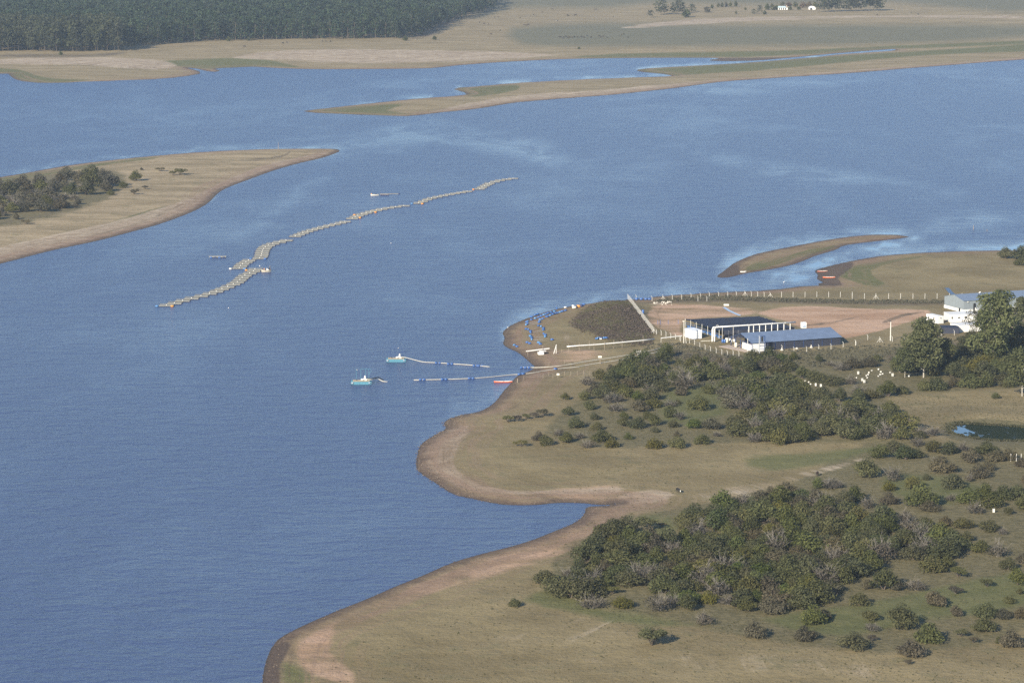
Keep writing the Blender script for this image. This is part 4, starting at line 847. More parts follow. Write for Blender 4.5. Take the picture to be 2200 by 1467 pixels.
# a standing person: one skinned body
def person_mesh(nm, shirt, trousers, hair):
    me = bpy.data.meshes.new(nm)
    V = [(0, 0, .95), (0, 0, 1.2), (0, .01, 1.42), (0, .01, 1.52), (0, -.01, 1.66), (.10, 0, .9), (.11, -.03, .5), (.11, .02, .07), (.11, -.14, .03), (-.10, 0, .9), (-.11, .03, .5), (-.11, .05, .07), (-.11, -.10, .03),
         (.19, 0, 1.40), (.26, -.03, 1.12), (.24, -.18, .93), (.235, -.24, .87), (-.19, 0, 1.40), (-.26, -.03, 1.12), (-.24, -.18, .93), (-.235, -.24, .87)]
    E = [(0, 1), (1, 2), (2, 3), (3, 4), (0, 5), (5, 6), (6, 7), (7, 8), (0, 9), (9, 10), (10, 11), (11, 12), (2, 13), (13, 14), (14, 15), (15, 16), (2, 17), (17, 18), (18, 19), (19, 20)]
    R = [.15, .14, .15, .06, .105, .09, .07, .05, .04, .09, .07, .05, .04, .07, .05, .038, .045, .07, .05, .038, .045]
    me.from_pydata(V, E, []); o = bpy.data.objects.new(nm, me); COL.objects.link(o)
    o.modifiers.new('skin', 'SKIN'); sv = me.skin_vertices[0].data
    for i, q in enumerate(R): sv[i].radius = (q, q)
    sv[0].use_root = True
    o.modifiers.new('sub', 'SUBSURF').levels = 1
    out = bpy.data.meshes.new_from_object(o.evaluated_get(bpy.context.evaluated_depsgraph_get())); bpy.data.objects.remove(o)
    out.name = nm; out.materials.clear()
    for q in (SKIN, shirt, trousers, hair): out.materials.append(q)
    for f in out.polygons:
        c = f.center
        f.material_index = 2 if c.z < .98 and abs(c.x) < .2 else 3 if (c.z > 1.70 or (c.z > 1.60 and c.y > .03)) else 0 if c.z > 1.49 or (abs(c.x) > .2 and c.z < 1.05) else 1
        f.use_smooth = True
    return out
def person(lab, x, y, z, rz, shirt, trousers, hair=BLACK):
    r = thing('person', lab, 'person', (x, y, z), rz, 'workers at the fish cages'); link('body', person_mesh('person_body', shirt, trousers, hair), r); return r
# workboat at the cages
x, y = flat(572, 584)
wb = thing('workboat', 'grey workboat with people and upright posts moored at the end of the cages', 'boat', (x, y, -.15), .12)
hull(MB(), 4.9, 2.3, 1.1, blunt=1.5).build('hull', [pm('worn_hull', (.42, .38, .31), .7, .2), WOOD], wb)
for q in (-2.1, 1.5, 2.0): MB().tube([(q, .7, .8), (q + .1, .72, 3.2 if q > 0 else 2.6)], .06, 5).build('post', WOOD, wb)
MB().box((1.75, .55, 1.5), (.6, .5, 1.0)).box((1.9, .55, 2.2), (.4, .4, .6)).build('motor_housing', BLACK, wb)
MB().box((.5, -.1, 1.0), (.9, .8, .7)).build('feed_sack', WHITE, wb); MB().lathe([(.3, 0), (.34, .3), (.3, .62)], 9, (1.25, -.2, .7)).build('bucket', CREAM, wb)
person('person in an orange top standing in the grey workboat', x - 1.0, y - .05, .25, 2.6, ORANGE, NAVY)
person('person in a white shirt standing in the middle of the grey workboat', x + .35, y + .5, .25, -.6, WHITE, WOOD)
person('dark-clothed person at the stern of the grey workboat', x + 2.0, y - .2, .45, 1.2, pm('dark_cloth', (.03, .03, .035), .8), NAVY)
x2, y2 = flat(558, 580); person('person in a white shirt standing on the last cage beside the workboat', x2, y2, .8, .4, WHITE, NAVY)
# pump barges
def barge(lab, px, py, rz, tilt, frame):
    x, y = flat(px, py); r = thing('pump_barge', lab, 'pump barge', (x, y, -.25), rz, 'blue pump barges off the shore')
    for yy, nm in ((-1.55, 0), (1.55, 1)):
        mb = MB(); mb.add([(-4.0, yy - .6, .45), (-3.4, yy - .6, 0), (3.5, yy - .6, 0), (4.0, yy - .6, .45), (4.0, yy - .6, 1.35), (-4.0, yy - .6, 1.35), (-4.0, yy + .6, .45), (-3.4, yy + .6, 0), (3.5, yy + .6, 0), (4.0, yy + .6, .45), (4.0, yy + .6, 1.35), (-4.0, yy + .6, 1.35)],
               [(0, 1, 2, 3, 4, 5), (11, 10, 9, 8, 7, 6), (5, 4, 10, 11), (0, 6, 7, 1), (1, 7, 8, 2), (2, 8, 9, 3), (3, 9, 10, 4), (0, 5, 11, 6)])
        for k in range(6): mb.box((-2.8 + k * 1.1, yy - .61, .85), (.07, .05, .85))
        mb.build('pontoon', TEAL, r)
    for k in range(8): MB().box((0, -1.75 + k * .5, 1.47), (6.6, .45, .10)).build('deck_plank', TAN, r)
    for xx in (-3.5, 3.2): MB().tube([(xx - .35, -2.28, .9), (xx + .35, -2.28, .9)], .32, 9).build('fender', GREYM if xx < 0 else pm('grey_fender_blue', (.25, .32, .40), .6), r)
    xs = [-1.9, -.1, 1.75, 3.0]
    for k, xx in enumerate(xs):
        lean = -.7 * tilt
        MB().tube([(xx, 1.2, 1.5), (xx + lean, 1.2, 5.9)], .075, 6).build('mast', NAVY if tilt else TEAL, r)
    MB().tube([(3.0, 1.2, 3.6), (4.2 - .2 * tilt, 1.25, 5.4)], .06, 5).build('boom', NAVY if tilt else TEAL, r)
    if frame: MB().tube([(-.1, 1.2, 5.9), (4.1, 1.2, 5.95)], .06, 5).build('top_rail', TEAL, r)
    else: MB().tube([(xs[0] - .75, 1.2, 5.85), (xs[0] - 1.2, 1.2, 5.8)], .06, 5).build('top_rail', NAVY, r)
    MB().lathe([(.02, 0), (.16, .1), (.16, .3)], 8, (.9 if not frame else -1.6, 1.2, 5.4)).build('lamp', CREAM, r)
    pu = MB().lathe([(.42, 0), (.42, .9), (.34, 1.3), (.26, 1.75), (.05, 2.0)], 10, (1.5, .1, 1.5)).build('pump', WHITE, r, smooth=True)
    MB().tube([(1.3, -.1, 1.95), (.2, -.1, 1.9), (-.1, -.1, 1.75)], [.34, .34, .2], 9).build('pump_motor', WHITE, pu, smooth=True)
    MB().box((1.95, -.25, 1.8), (.5, .5, .6)).build('control_box', CREAM, r); MB().box((-2.2, -.4, 1.62), (1.0, .5, .22)).build('hatch', WOOD, r); MB().box((-2.0, .4, 1.75), (.4, .3, .4)).build('engine', BLACK, r)
    for xx in (-3.2, -2.2, -1.2): MB().tube([(xx, -1.7, 1.5), (xx, -1.7, 2.5)], .035, 4).build('rail_post', STEEL, r)
    return r, x, y
B1, b1x, b1y = barge('blue pump barge with four leaning masts, farther from the near bank', 851, 776, .03, 1, False)
B2, b2x, b2y = barge('blue pump barge with straight masts and top rail, nearer the bottom', 776, 824, .05, 0, True)
def line_thing(name, lab, cat, pts, r, mat, n=7, grp=None, jit=0.0):
    P = [mathutils.Vector(p) for p in pts]; o = P[0].copy()
    t = thing(name, lab, cat, o, 0, grp); Q = smooth_poly([tuple(p - o) for p in P], False, 4)
    Q = [(q[0], q[1], q[2]) for q in Q]
    MB().tube(Q, r, n).build('pipe', mat, t, smooth=True); return t, o
def floats_on(t, o, places, k='blue', sc=.95, z=-.2, pair=True):
    for px, py in places:
        x, y = flat(px, py)
        for dx in ((-.7, .75) if pair else (0,)): link('float_drum', DR[k], t, (x + dx - o.x, y - .35 - o.y, z - o.z), .15, sc)
t, o = line_thing('floating_pipeline', 'white hose with three blue float pairs running from the farther barge', 'pipeline', [(b1x + 2.0, b1y - .1, 1.75), (b1x + 4.2, b1y - .4, 1.55), (*flat(895, 777), .55), (*flat(912, 779), .25), (*flat(940, 780), .18), (*flat(985, 783), .16), (*flat(1028, 786), .14), (*flat(1052, 788), .02)], .15, ROPE)
floats_on(t, o, [(941, 780), (967, 782), (1022, 786), (1032, 786)])
t, o = line_thing('discharge_hose', 'short white hose hanging from the nearer barge into the water', 'hose', [(b2x + 2.0, b2y - .1, 1.75), (b2x + 4.2, b2y - .3, 1.6), (*flat(812, 818.5), .8), (*flat(822, 820), .25), (*flat(833, 820), -.05)], .18, ROPE)
MB().tube([(x_ - o.x + .2, y_ + .8 - o.y, z_ - o.z + .12) for x_, y_, z_ in [(b2x + 2.0, b2y, 1.75), (b2x + 4.0, b2y, 1.75), (*flat(812, 817), 1.0), (*flat(822, 819), .3)]], .20, 6).build('suction_hose', BLACK, t)
def land_pts(cf, L, dz=.16):
    out = []
    for p in L:
        x, y, z = on(*cf(*p)); out.append((x, y, max(z, 0.0) + dz))
    return out
cB = crop(1050, 620, 4.889)
up_ = land_pts(cB, [(330,838),(410,834),(480,833),(600,828),(740,817),(800,807),(900,792),(1000,772),(1150,750),(1300,727),(1450,703),(1520,688),(1565,668)], .17)
t, o = line_thing('shore_pipeline', 'upper pale pipeline running from the water up to a concrete block', 'pipeline', up_, .16, ROPE, grp='pipelines crossing the beach')
floats_on(t, o, [cB(362, 836), cB(405, 836)], z=0.0)
up2 = land_pts(cB, [(1610,668),(1660,668),(1700,661),(1770,641),(1850,616),(1940,590)], .3)
line_thing('shore_pipeline', 'short upper pipe length between the concrete block and the compound', 'pipeline', up2, .14, ROPE, grp='pipelines crossing the beach')
lo_ = [(*flat(889, 816.5), .1), (*flat(950, 815.5), .14), (*flat(1010, 813.5), .14), (*flat(1055, 810), .1), (*flat(1100, 805.5), .15)] + land_pts(cB, [(330,905),(450,891),(560,872),(680,855),(800,839),(920,829),(1000,813),(1100,796),(1200,781),(1350,759),(1450,739),(1560,711),(1610,698)], .2)
t, o = line_thing('shore_pipeline', 'lower pale pipeline with blue floats running from open water across the beach', 'pipeline', lo_, .15, ROPE, grp='pipelines crossing the beach')
floats_on(t, o, [(907, 816), (954, 815.5), (1012, 813.5)], z=-.1)
for q in [cB(320, 908), cB(360, 903), cB(700, 851)]:
    x, y, z = on(*q); link('float_drum', DR['blue'], t, (x - o.x, y - .2 - o.y, z - o.z), .3, 1.1)
line_thing('shore_pipeline', 'short lower pipe length right of the lower concrete block', 'pipeline', land_pts(cB, [(1645,697),(1680,691),(1760,676),(1830,646),(1862,631)], .3), .14, ROPE, grp='pipelines crossing the beach')
for q, lab in (((1580, 690), 'square concrete pipe support block, upper one'), ((1628, 712), 'square concrete pipe support block, lower one')):
    x, y, z = on(*cB(*q)); r = thing('pipe_block', lab, 'concrete block', (x, y, z - .1), .3); MB().box((0, 0, .75), (1.6, 1.4, 1.5)).build('block', CONC, r); MB().box((0, 0, 1.53), (1.8, 1.6, .12)).build('cap', CONC, r)
# small white buoys and birds
bu = MB().lathe([(.02, -.1), (.20, .0), (.23, .15), (.16, .28), (.05, .36)], 8).mesh('buoy', WHITE, True)
for i, (px, py) in enumerate([(491, 662), (840, 523), (1091, 704)]):
    x, y = flat(px, py); tag(link('buoy', bu, None, (x, y, 0)), ['white speck of a buoy below the longest cage string', 'white buoy below the orange-floated cages', 'white buoy off the drum beach'][i], 'buoy', 'white buoys around the fish cages')
x, y = flat(1684, 609); r = thing('white_bird', 'white wading bird in the shallow channel by the sandbar', 'bird', (x, y, 0), .4)
MB().tube([(-.45, 0, .55), (-.25, 0, .68), (.1, 0, .75), (.3, 0, .85), (.36, 0, 1.1), (.50, 0, 1.15), (.66, 0, 1.1)], [.04, .15, .19, .10, .06, .06, .01], 8).tube([(0, .06, -.1), (0, .06, .6)], .025, 4).tube([(0, -.06, -.1), (.05, -.06, .6)], .025, 4).build('body', WHITE, r, smooth=True)
for px, py, h, lab in ((2091, 505, 2.6, 'dark stake standing in the water beyond the sandbar'), (598, 321, 5.0, 'thin pole on the far tip of the peninsula'), (2120, 508, 1.0, 'short dark stump in the water right of the stake')):
    x, y, z = on(px, py); tag(MB().tube([(0, 0, -.8), (.05, 0, h * .6), (.02, 0, h)], [.16, .14, .1], 6).build('stake', WOOD, None, (x, y, max(z, 0))), lab, 'post')

# ------------------------------------------------------------------ beach: drums, pipes, posts
c7 = crop(1070, 640, 11.284)
DL = [('row nearest the water', [(805,478),(900,428),(965,413),(690,603),(720,583),(810,543),(905,513),(985,483),(1045,453),(1110,428),(1160,408),(1215,388),(1290,368),(1370,343)]),
      ('long row on the sand', [(1020,543),(1085,518),(1175,473),(1205,463),(1270,438),(1335,408),(1400,393),(1440,378),(1500,358),(1560,343),(1640,318)]),
      ('bent column further down', [(685,663),(715,638),(1000,583),(1000,608),(985,690),(1040,705),(1105,750),(1105,790),(685,770),(735,780),(790,825),(790,860),(1105,885),(1150,915),(1145,955),(785,940),(815,980),(820,1020)]),
      ('scattered pairs near the white pipes', [(1310,1030),(705,1095),(765,1120),(985,1100),(1025,1135),(395,1160),(455,1195)])]
for rown, L in DL:
    L = sorted(L)
    for i, q in enumerate(L):
        x, y, z = on(*c7(*q)); k = 'lblue' if (i * 7 + len(rown)) % 4 == 0 else 'blue'
        o = link('float_drum', DR[k], None, (x, y, max(z, 0) - .02), random.uniform(.5, 1.6) if 'bent' in rown else random.uniform(-.2, .7), random.uniform(1.0, 1.2))
        tag(o, ORD[i] + (' light' if k == 'lblue' else '') + ' blue float drum from the left in the ' + rown, 'drum', 'blue float drums on the beach')
for i, (a, b) in enumerate([((735,610),(980,588)),((745,632),(985,612)),((745,655),(980,632)),((850,790),(1010,742)),((845,832),(1085,800)),((850,880),(1085,850)),((850,972),(1095,945)),((850,1005),(1100,985)),((850,1030),(1095,1010)),((1060,1075),(1290,1035))]):
    P = land_pts(c7, [a, b], .12); o = P[0]
    tag(MB().tube([(0, 0, 0), tuple(P[1][k] - o[k] for k in range(3))], .07, 5).build('cage_pole', WOOD if i % 2 else GREYM, None, o), ORD[i] + ' thin pole from the top lying between the beach drums', 'pole', 'cage poles lying between the drums')
for px, py, k, sc, lab in ((1844, 258, 'cream', 1.6, 'pale yellowish barrel at the upper end of the beach'), (1893, 240, 'dark', 1.5, 'dark blue barrel left of the orange one'), (1955, 230, 'orange', 1.6, 'orange barrel at the upper end of the beach'), (2030, 218, 'dark', 1.5, 'dark blue barrel right of the orange one'), (1630, 245, 'white', 1.0, 'small white can at the waterline'), (2075, 178, 'blue', 1.2, 'blue drum at the waterline behind the orange barrel'), (1815, 205, 'white', .9, 'white can behind the pale barrel')):
    x, y, z = on(*c7(px, py)); tag(link('barrel', DR[k], None, (x, y, z), random.uniform(-.3, .5), sc), lab, 'barrel', 'barrels at the upper beach')
x, y, z = on(*c7(1425, 275)); r = thing('blue_feeder', 'upright blue canister with a thin rod at the waterline', 'canister', (x, y, z)); MB().lathe([(.3, 0), (.34, .1), (.34, .9), (.15, 1.1)], 9).build('canister', BLUE, r); MB().tube([(0, 0, 1.1), (-.05, 0, 2.6)], .04, 4).build('rod', STEEL, r)
for i, px in enumerate((1368, 1378, 1388, 1396)):
    x, y, z = on(px, 644.5); tag(link('float_drum', DR['blue'], None, (x, y, z), .2, 1.4), ORD[i] + ' blue drum from the left on the shore behind the fence corner', 'drum', 'blue drums behind the fence corner')
x, y, z = on(1293, 729); r = thing('scrap_heap', 'heap of blue and black plastic scrap by the heath knoll', 'heap', (x, y, z))
for i in range(11): link('scrap_drum', DR[['blue', 'lblue', 'dark'][i % 3]], r, (-2.3 + i * .46, random.uniform(-1.0, 1.8), .05 + .28 * (i % 2)), random.uniform(0, 3), random.uniform(.8, 1.1))
MB().box((-.5, -.6, .35), (.9, .6, .5), .4).build('white_crate', WHITE, r)
# elevated white pipe with timber posts
pp = [(820,612),(950,601),(1105,592),(1215,583),(1400,566),(1620,545),(1740,531)]; PZ = 2.6
gp = [on(*cB(p[0], p[1] + PZ * 4.95 * 4.889 * .98)) for p in pp]; o = mathutils.Vector((gp[0][0], gp[0][1], gp[0][2]))
r = thing('raised_pipe', 'long straight white pipe carried on timber posts above the grass', 'pipe', o)
MB().tube([(p[0] - o.x, p[1] - o.y, p[2] + PZ - o.z) for p in gp], .24, 8).build('pipe', WHITE, r, smooth=True)
for q in [(840,670),(950,660),(1055,634),(1105,650),(1215,648),(1312,628),(1400,626),(1620,578)]:
    x, y, z = on(*cB(*q)); MB().tube([(0, 0, -.2), (.05, 0, 2.1), (.0, 0, 3.6)], .09, 5).build('post', WOOD, r, (x - o.x, y - o.y, z - o.z))
gp = [on(*cB(p[0], p[1] + 40)) for p in [(1810,522),(1900,512),(2003,500),(2030,497)]]; o = mathutils.Vector(gp[0]); r = thing('raised_pipe', 'white pipe length entering the front fence beside the white cabin', 'pipe', o)
MB().tube([(p[0] - o.x, p[1] - o.y, p[2] + 1.7 - o.z) for p in gp], .22, 8).build('pipe', WHITE, r)
for p in gp[::2]: MB().tube([(0, 0, -.1), (0, 0, 1.6)], .1, 5).build('post', CONC, r, (p[0] - o.x, p[1] - o.y, p[2] - o.z))
gp = [on(*cB(p[0], p[1] + 28)) for p in [(393,658),(637,630)]]; o = mathutils.Vector(gp[0]); r = thing('broken_pipe', 'loose white pipe lying across white plastic wreckage on the beach', 'pipe', o)
MB().tube([(0, 0, 1.1), tuple(gp[1][k] - o[k] + (1.2 if k == 2 else 0) for k in range(3))], .24, 8).build('pipe', WHITE, r)
for px_ in (410, 566): 
    x, y, z = on(*cB(px_, 700 if px_ < 500 else 668)); MB().tube([(0, 0, -.2), (0, 0, 2.4 if px_ < 500 else 3)], .08, 5).build('post', WOOD, r, (x - o.x, y - o.y, z - o.z))
x, y, z = on(*cB(545, 690)); r = thing('plastic_tank', 'broken white plastic tank under the loose white pipe', 'tank', (x, y, z), .3); MB().prism([(-1.3, -1.2), (1.0, -1.4), (1.3, .9), (-1.0, 1.2)], 0, 1.0).build('tank', WHITE, r); MB().box((1.2, .8, 1.2), (2.6, 1.2, .3), .2).build('lid', WHITE, r); MB().box((2.4, .5, .35), (1.8, 1.2, .6), .2).build('frame', BLACK, r)
x, y, z = on(*cB(690, 683)); r = thing('prop_posts', 'two white props leaning together in an inverted V on the grass', 'props', (x, y, z)); MB().tube([(-.3, 0, -.1), (.85, .2, 3.8)], .15, 6).build('prop', WHITE, r); MB().tube([(.75, .6, -.1), (.75, .25, 3.3)], .14, 6).build('prop', WHITE, r)
for q, lab in (((1165, 792), 'pale sign board on two posts standing beside the pipelines'), ((725, 938), 'small white sign on a post below the lower pipeline')):
    x, y, z = on(*cB(*q)); big = q[0] > 1000; r = thing('sign', lab, 'sign', (x, y, z)); hh = 3.0 if big else 1.5
    for dx in ((0, .35) if big else (0,)): MB().tube([(dx, 0, -.2), (dx, 0, hh)], .07, 5).build('post', WOOD, r)
    MB().box((0.1, -.1, hh), (1.5 if big else 1.1, .07, .75)).build('board', CREAM, r)
# wire fence on the beach
FB = [(302,985,0),(362,960,0),(570,946,1),(675,940,1),(795,918,1),(862,918,1),(930,912,1),(995,908,1),(1062,905,0),(630,915,0),(410,710,0),(765,672,0),(795,790,0),(632,810,0)]
G0 = [on(*cB(a, b)) for a, b, c in FB]; o = mathutils.Vector(G0[0]); r = thing('wire_fence', 'thin post and wire fence across the beach below the pipelines', 'fence', o)
for i, g in enumerate(G0): MB().tube([(0, 0, -.2), (.03, 0, 1.9 if FB[i][2] else 1.5)], .075 if i else .2, 5).build('post', WOOD, r, (g[0] - o.x, g[1] - o.y, g[2] - o.z))
wl = [mathutils.Vector(G0[i]) - o for i in range(1, 9)]
MB().tube([(p.x, p.y, p.z + 1.7) for p in wl], .02, 3).tube([(p.x, p.y, p.z + .9) for p in wl], .02, 3).build('wire', STEEL, r)
# ------------------------------------------------------------------ compound
ca = crop(1340, 590, 4.4); cb = crop(1800, 580, 4.585); cx5 = crop(1440, 660, 10.476); cx6 = crop(1600, 660, 9.565)
pmsh = MB().tube([(0, 0, -.2), (0, 0, 1.95), (-.42, -.05, 2.45)], [.10, .095, .07], 4).mesh('post', pm('white_concrete_post', (.62, .60, .55), .8, .1))
pstr = MB().tube([(0, 0, -.2), (0, 0, 2.6)], .095, 4).mesh('post', pm('white_concrete_post', (.62, .60, .55), .8, .1))
PCM = MATS['white_concrete_post']
def post_fence(name, lab, pts, straight=False, braces=(), grp='concrete post fences round the compound'):
    o = mathutils.Vector(pts[0]); r = thing(name, lab, 'fence', o, 0, grp)
    for i, p in enumerate(pts):
        q = link('post', pstr if straight else pmsh, r, (p[0] - o.x, p[1] - o.y, p[2] - o.z))
        if i in braces:
            for s in (-1, 1): MB().tube([(s * 1.3, 0, -.1), (0, 0, 1.7)], .07, 4).build('brace', PCM, q)
    for zz in (.5, 1.1, 1.7): MB().tube([(p[0] - o.x, p[1] - o.y, p[2] + zz - o.z) for p in pts], .012, 3).build('wire', STEEL, r)
    return r
A = [on(*ca(x, y)) for x, y in [(118,238),(268,250),(372,240),(460,236),(548,234),(637,224),(702,250),(725,220),(787,250),(810,213),(898,209),(984,207),(1065,204),(1147,200),(1207,204),(1267,206),(1328,209),(1386,214)]]
post_fence('concrete_fence', 'lakeside fence of white concrete posts with bent tops, left half', A, braces=(2, 13, 17))
A2 = [on(1340 + x / 4.4, 590 + 214 / 4.4) for x in (1492, 1601, 1714, 1826, 1937, 2048, 2160)] + [on(*cb(x, 284)) for x in (142, 262, 375, 500, 618, 740, 858, 978, 1100, 1222, 1340, 1460)]
post_fence('concrete_fence', 'lakeside fence of straight white posts running to the grey shed', A2, True, braces=(9,))
n = 30; M_ = [on(1349 + 56 * (i / (n - 1)), 643 + 73 * (i / (n - 1))) for i in range(n)]
post_fence('concrete_fence', 'close row of white posts beside the heath knoll', M_, True, braces=(29,))
Fp = [(310,566),(355,576),(400,586),(445,601),(490,609),(537,630),(622,649),(670,663),(720,693),(770,711),(822,729),(875,741),(928,756),(980,769),(1035,768),(1090,777)]
post_fence('concrete_fence', 'curved front fence of bent white posts below the white cabin', [on(*ca(*q)) for q in Fp])
F2 = [on(*ca(*q)) for q in [(1497,716),(1610,736),(1730,731),(1845,713),(1960,706),(2075,686),(2195,671)]] + [on(*cb(*q)) for q in [(175,741),(295,690),(415,712),(537,706),(657,696),(1020,650),(1148,645)]]
post_fence('concrete_fence', 'front fence of bent white posts before the blue-roofed shed', F2, braces=(9,))
x0 = [on(*crop(1880, 860, 5.64)(a, 735)) for a in (1645, 1712, 1770)]
post_fence('paddock_fence', 'three short white stakes behind bushes by the pond', x0, True)
def frame(px0, px1, px2):                      # near corner, end of the long side, end of the other side -> origin, axis angle, lengths
    a, b, c = (mathutils.Vector(on(*p)) for p in (px0, px1, px2)); u = (b - a); u.z = 0; L = u.length; u.normalize(); v = mathutils.Vector((-u.y, u.x, 0)); D = (c - a).dot(v)
    return a, math.atan2(u.y, u.x), L, D
def panelled(mb, L, h, y, n, z0=0, m=0, t=.06):
    for i in range(n): mb.box((L * (i + .5) / n, y, z0 + h / 2), (L / n - .03, t, h), 0, m)
# --- blue-roofed shed (local x along its front, y away)
a, ang, L, D = frame((1616, 755), (1806, 740.5), (1583, 745.5)); D = 19.0; e = 3.75; rdg = 6.3
ROOFB = pm('blue_sheet_roof', (.132, .178, .268), .55, .14, .35, 0, .5); MESHD = pm('dark_shade_mesh', (.028, .032, .050), .8, .2, 1.2); WPAN = pm('white_wall_panel', (.66, .67, .67), .5, .12, .5)
r = thing('blue_roofed_shed', 'long low shed with a blue sheet roof and dark mesh front', 'shed', a, ang)
for i in range(18):                           # roof sheets, front slope and back slope
    x0_, x1_ = -.5 + (L + 1.0) * i / 18, -.5 + (L + 1.0) * (i + 1) / 18 - .04
    z_ = .012 * (i % 2)
    MB().add([(x0_, -.6, e - .15 + z_), (x1_, -.6, e - .15 + z_), (x1_, D / 2, rdg + z_), (x0_, D / 2, rdg + z_), (x0_, -.6, e - .22 + z_), (x1_, -.6, e - .22 + z_), (x1_, D / 2, rdg - .07 + z_), (x0_, D / 2, rdg - .07 + z_)], [(0, 1, 2, 3), (7, 6, 5, 4), (0, 4, 5, 1), (1, 5, 6, 2), (2, 6, 7, 3), (3, 7, 4, 0)]).build('roof_sheet', ROOFB, r)
    MB().add([(x0_, D / 2 + .02, rdg + z_), (x1_, D / 2 + .02, rdg + z_), (x1_, D + .6, e - .15 + z_), (x0_, D + .6, e - .15 + z_), (x0_, D / 2 + .02, rdg - .07 + z_), (x1_, D / 2 + .02, rdg - .07 + z_), (x1_, D + .6, e - .22 + z_), (x0_, D + .6, e - .22 + z_)], [(0, 1, 2, 3), (7, 6, 5, 4), (0, 4, 5, 1), (1, 5, 6, 2), (2, 6, 7, 3), (3, 7, 4, 0)]).build('roof_sheet', ROOFB, r)
MB().tube([(-.5, D / 2, rdg + .04), (L + .5, D / 2, rdg + .04)], .12, 6).build('ridge_cap', ROOFB, r)
for i in range(8):
    x0_ = 6.4 + (L - 6.4) * i / 8; MB().box((x0_ + (L - 6.4) / 16, 0, 1.75), ((L - 6.4) / 8 - .12, .05, 3.45)).build('mesh_panel', MESHD, r)
    MB().tube([(x0_, -.06, 0), (x0_, -.06, 3.5)], .09, 5).build('post', NAVY, r)
MB().box((L - .05, D / 2, 1.75), (.05, D - .2, 3.45)).build('end_mesh', MESHD, r); MB().box((L / 2 + 3, D, 1.75), (L - 6.5, .05, 3.45)).build('back_mesh', MESHD, r)
w_ = MB(); panelled(w_, 6.2, 3.3, 0, 5); w_.build('front_wall', WPAN, r)
for i in range(6): MB().box((0, .4 + i * 1.55, 1.35), (.08, 1.48, 2.7)).build('gable_panel', WPAN, r)
for y_ in (3.0, 7.0): MB().box((-.06, y_, 1.5), (.04, .35, .45)).build('wall_vent', BLACK, r)
MB().tube([(-.1, 0, 0), (-.1, 0, e)], .16, 6).build('corner_post', NAVY, r)
tr = MB()
for i in range(9):
    t0, t1 = i / 9, (i + 1) / 9; zz = lambda q: e - .3 + (rdg - e) * (1 - abs(q * 2 - 1))
    tr.tube([(-.2, D * t0, zz(t0)), (-.2, D * t1, zz(t1))], .09, 4).tube([(-.2, D * t0, e - .4), (-.2, D * t1, e - .4)], .08, 4).tube([(-.2, D * t0, zz(t0)), (-.2, D * t1, e - .4)], .06, 4)
for i in range(24): tr.tube([(-.25, .4 + i * .38, 2.75), (-.25, .4 + i * .38, 3.4)], .035, 3)
tr.build('gable_truss', NAVY, r)
for y_ in (D * .55, D * .78, D): MB().tube([(-.1, y_, 0), (-.1, y_, e - .2)], .16, 6).build('corner_post', NAVY, r)
MB().box((L / 2, -1.0, .06), (L + 3, 2.0, .12)).build('apron', CONC, r)
MB().prism([(-1, -.5), (-1, D), (-7.0, D * .9), (-3.6, -.5)], 0, .14).build('concrete_pad', pm('pink_concrete', (.42, .34, .28), .85, .12), r)
MB().box((L / 2, D / 2, .08), (L - .4, D - .4, .1)).build('floor_slab', pm('pink_concrete', (.42, .34, .28), .85, .12), r)
def loc_w(a, ang, x, y, z=0): return (a.x + x * cos(ang) - y * sin(ang), a.y + x * sin(ang) + y * cos(ang), a.z + z)
ST = {k: MB().lathe([(.30, 0), (.33, .05), (.33, .4), (.35, .45), (.33, .5), (.33, .9), (.28, .95)], 10).mesh('barrel', m_, True) for k, m_ in (('blue', BLUE), ('white', WHITE), ('cream', CREAM))}
for i, (px, py, k, s_, lab) in enumerate([(1552.5, 736.5, 'blue', 1.5, 'left upright blue barrel under the shed porch'), (1557, 736.5, 'blue', 1.5, 'right upright blue barrel under the shed porch'), (1561.5, 736, 'cream', 2.0, 'tall pale barrel right of the blue barrels'), (1568, 733, 'white', 1.2, 'white barrel deepest under the shed porch'), (1572, 735.5, 'cream', 1.1, 'small pale barrel in the middle of the porch'), (1577.5, 735, 'white', 1.2, 'white barrel at the right side of the porch'), (1581, 745.5, 'cream', 1.9, 'fat white tank against the white gable wall')]):
    x, y, z = on(px, py); tag(link('barrel', ST[k], None, (x, y, z + .1), 0, s_), lab, 'barrel', 'barrels under the shed porch')
for i, (px, py) in enumerate([(1680, 752.5), (1712, 749.5), (1743, 747)]):
    x, y, z = on(px, py); tag(MB().lathe([(.7, 0), (.62, .3), (.30, .6), (.28, 1.1 if i != 1 else .65), (.05, 1.2 if i != 1 else .7)], 8).build('sack', CONC, None, (x, y, z)), ORD[i] + ' pale heaped sack from the left before the dark mesh front', 'sack', 'pale sacks before the shed')
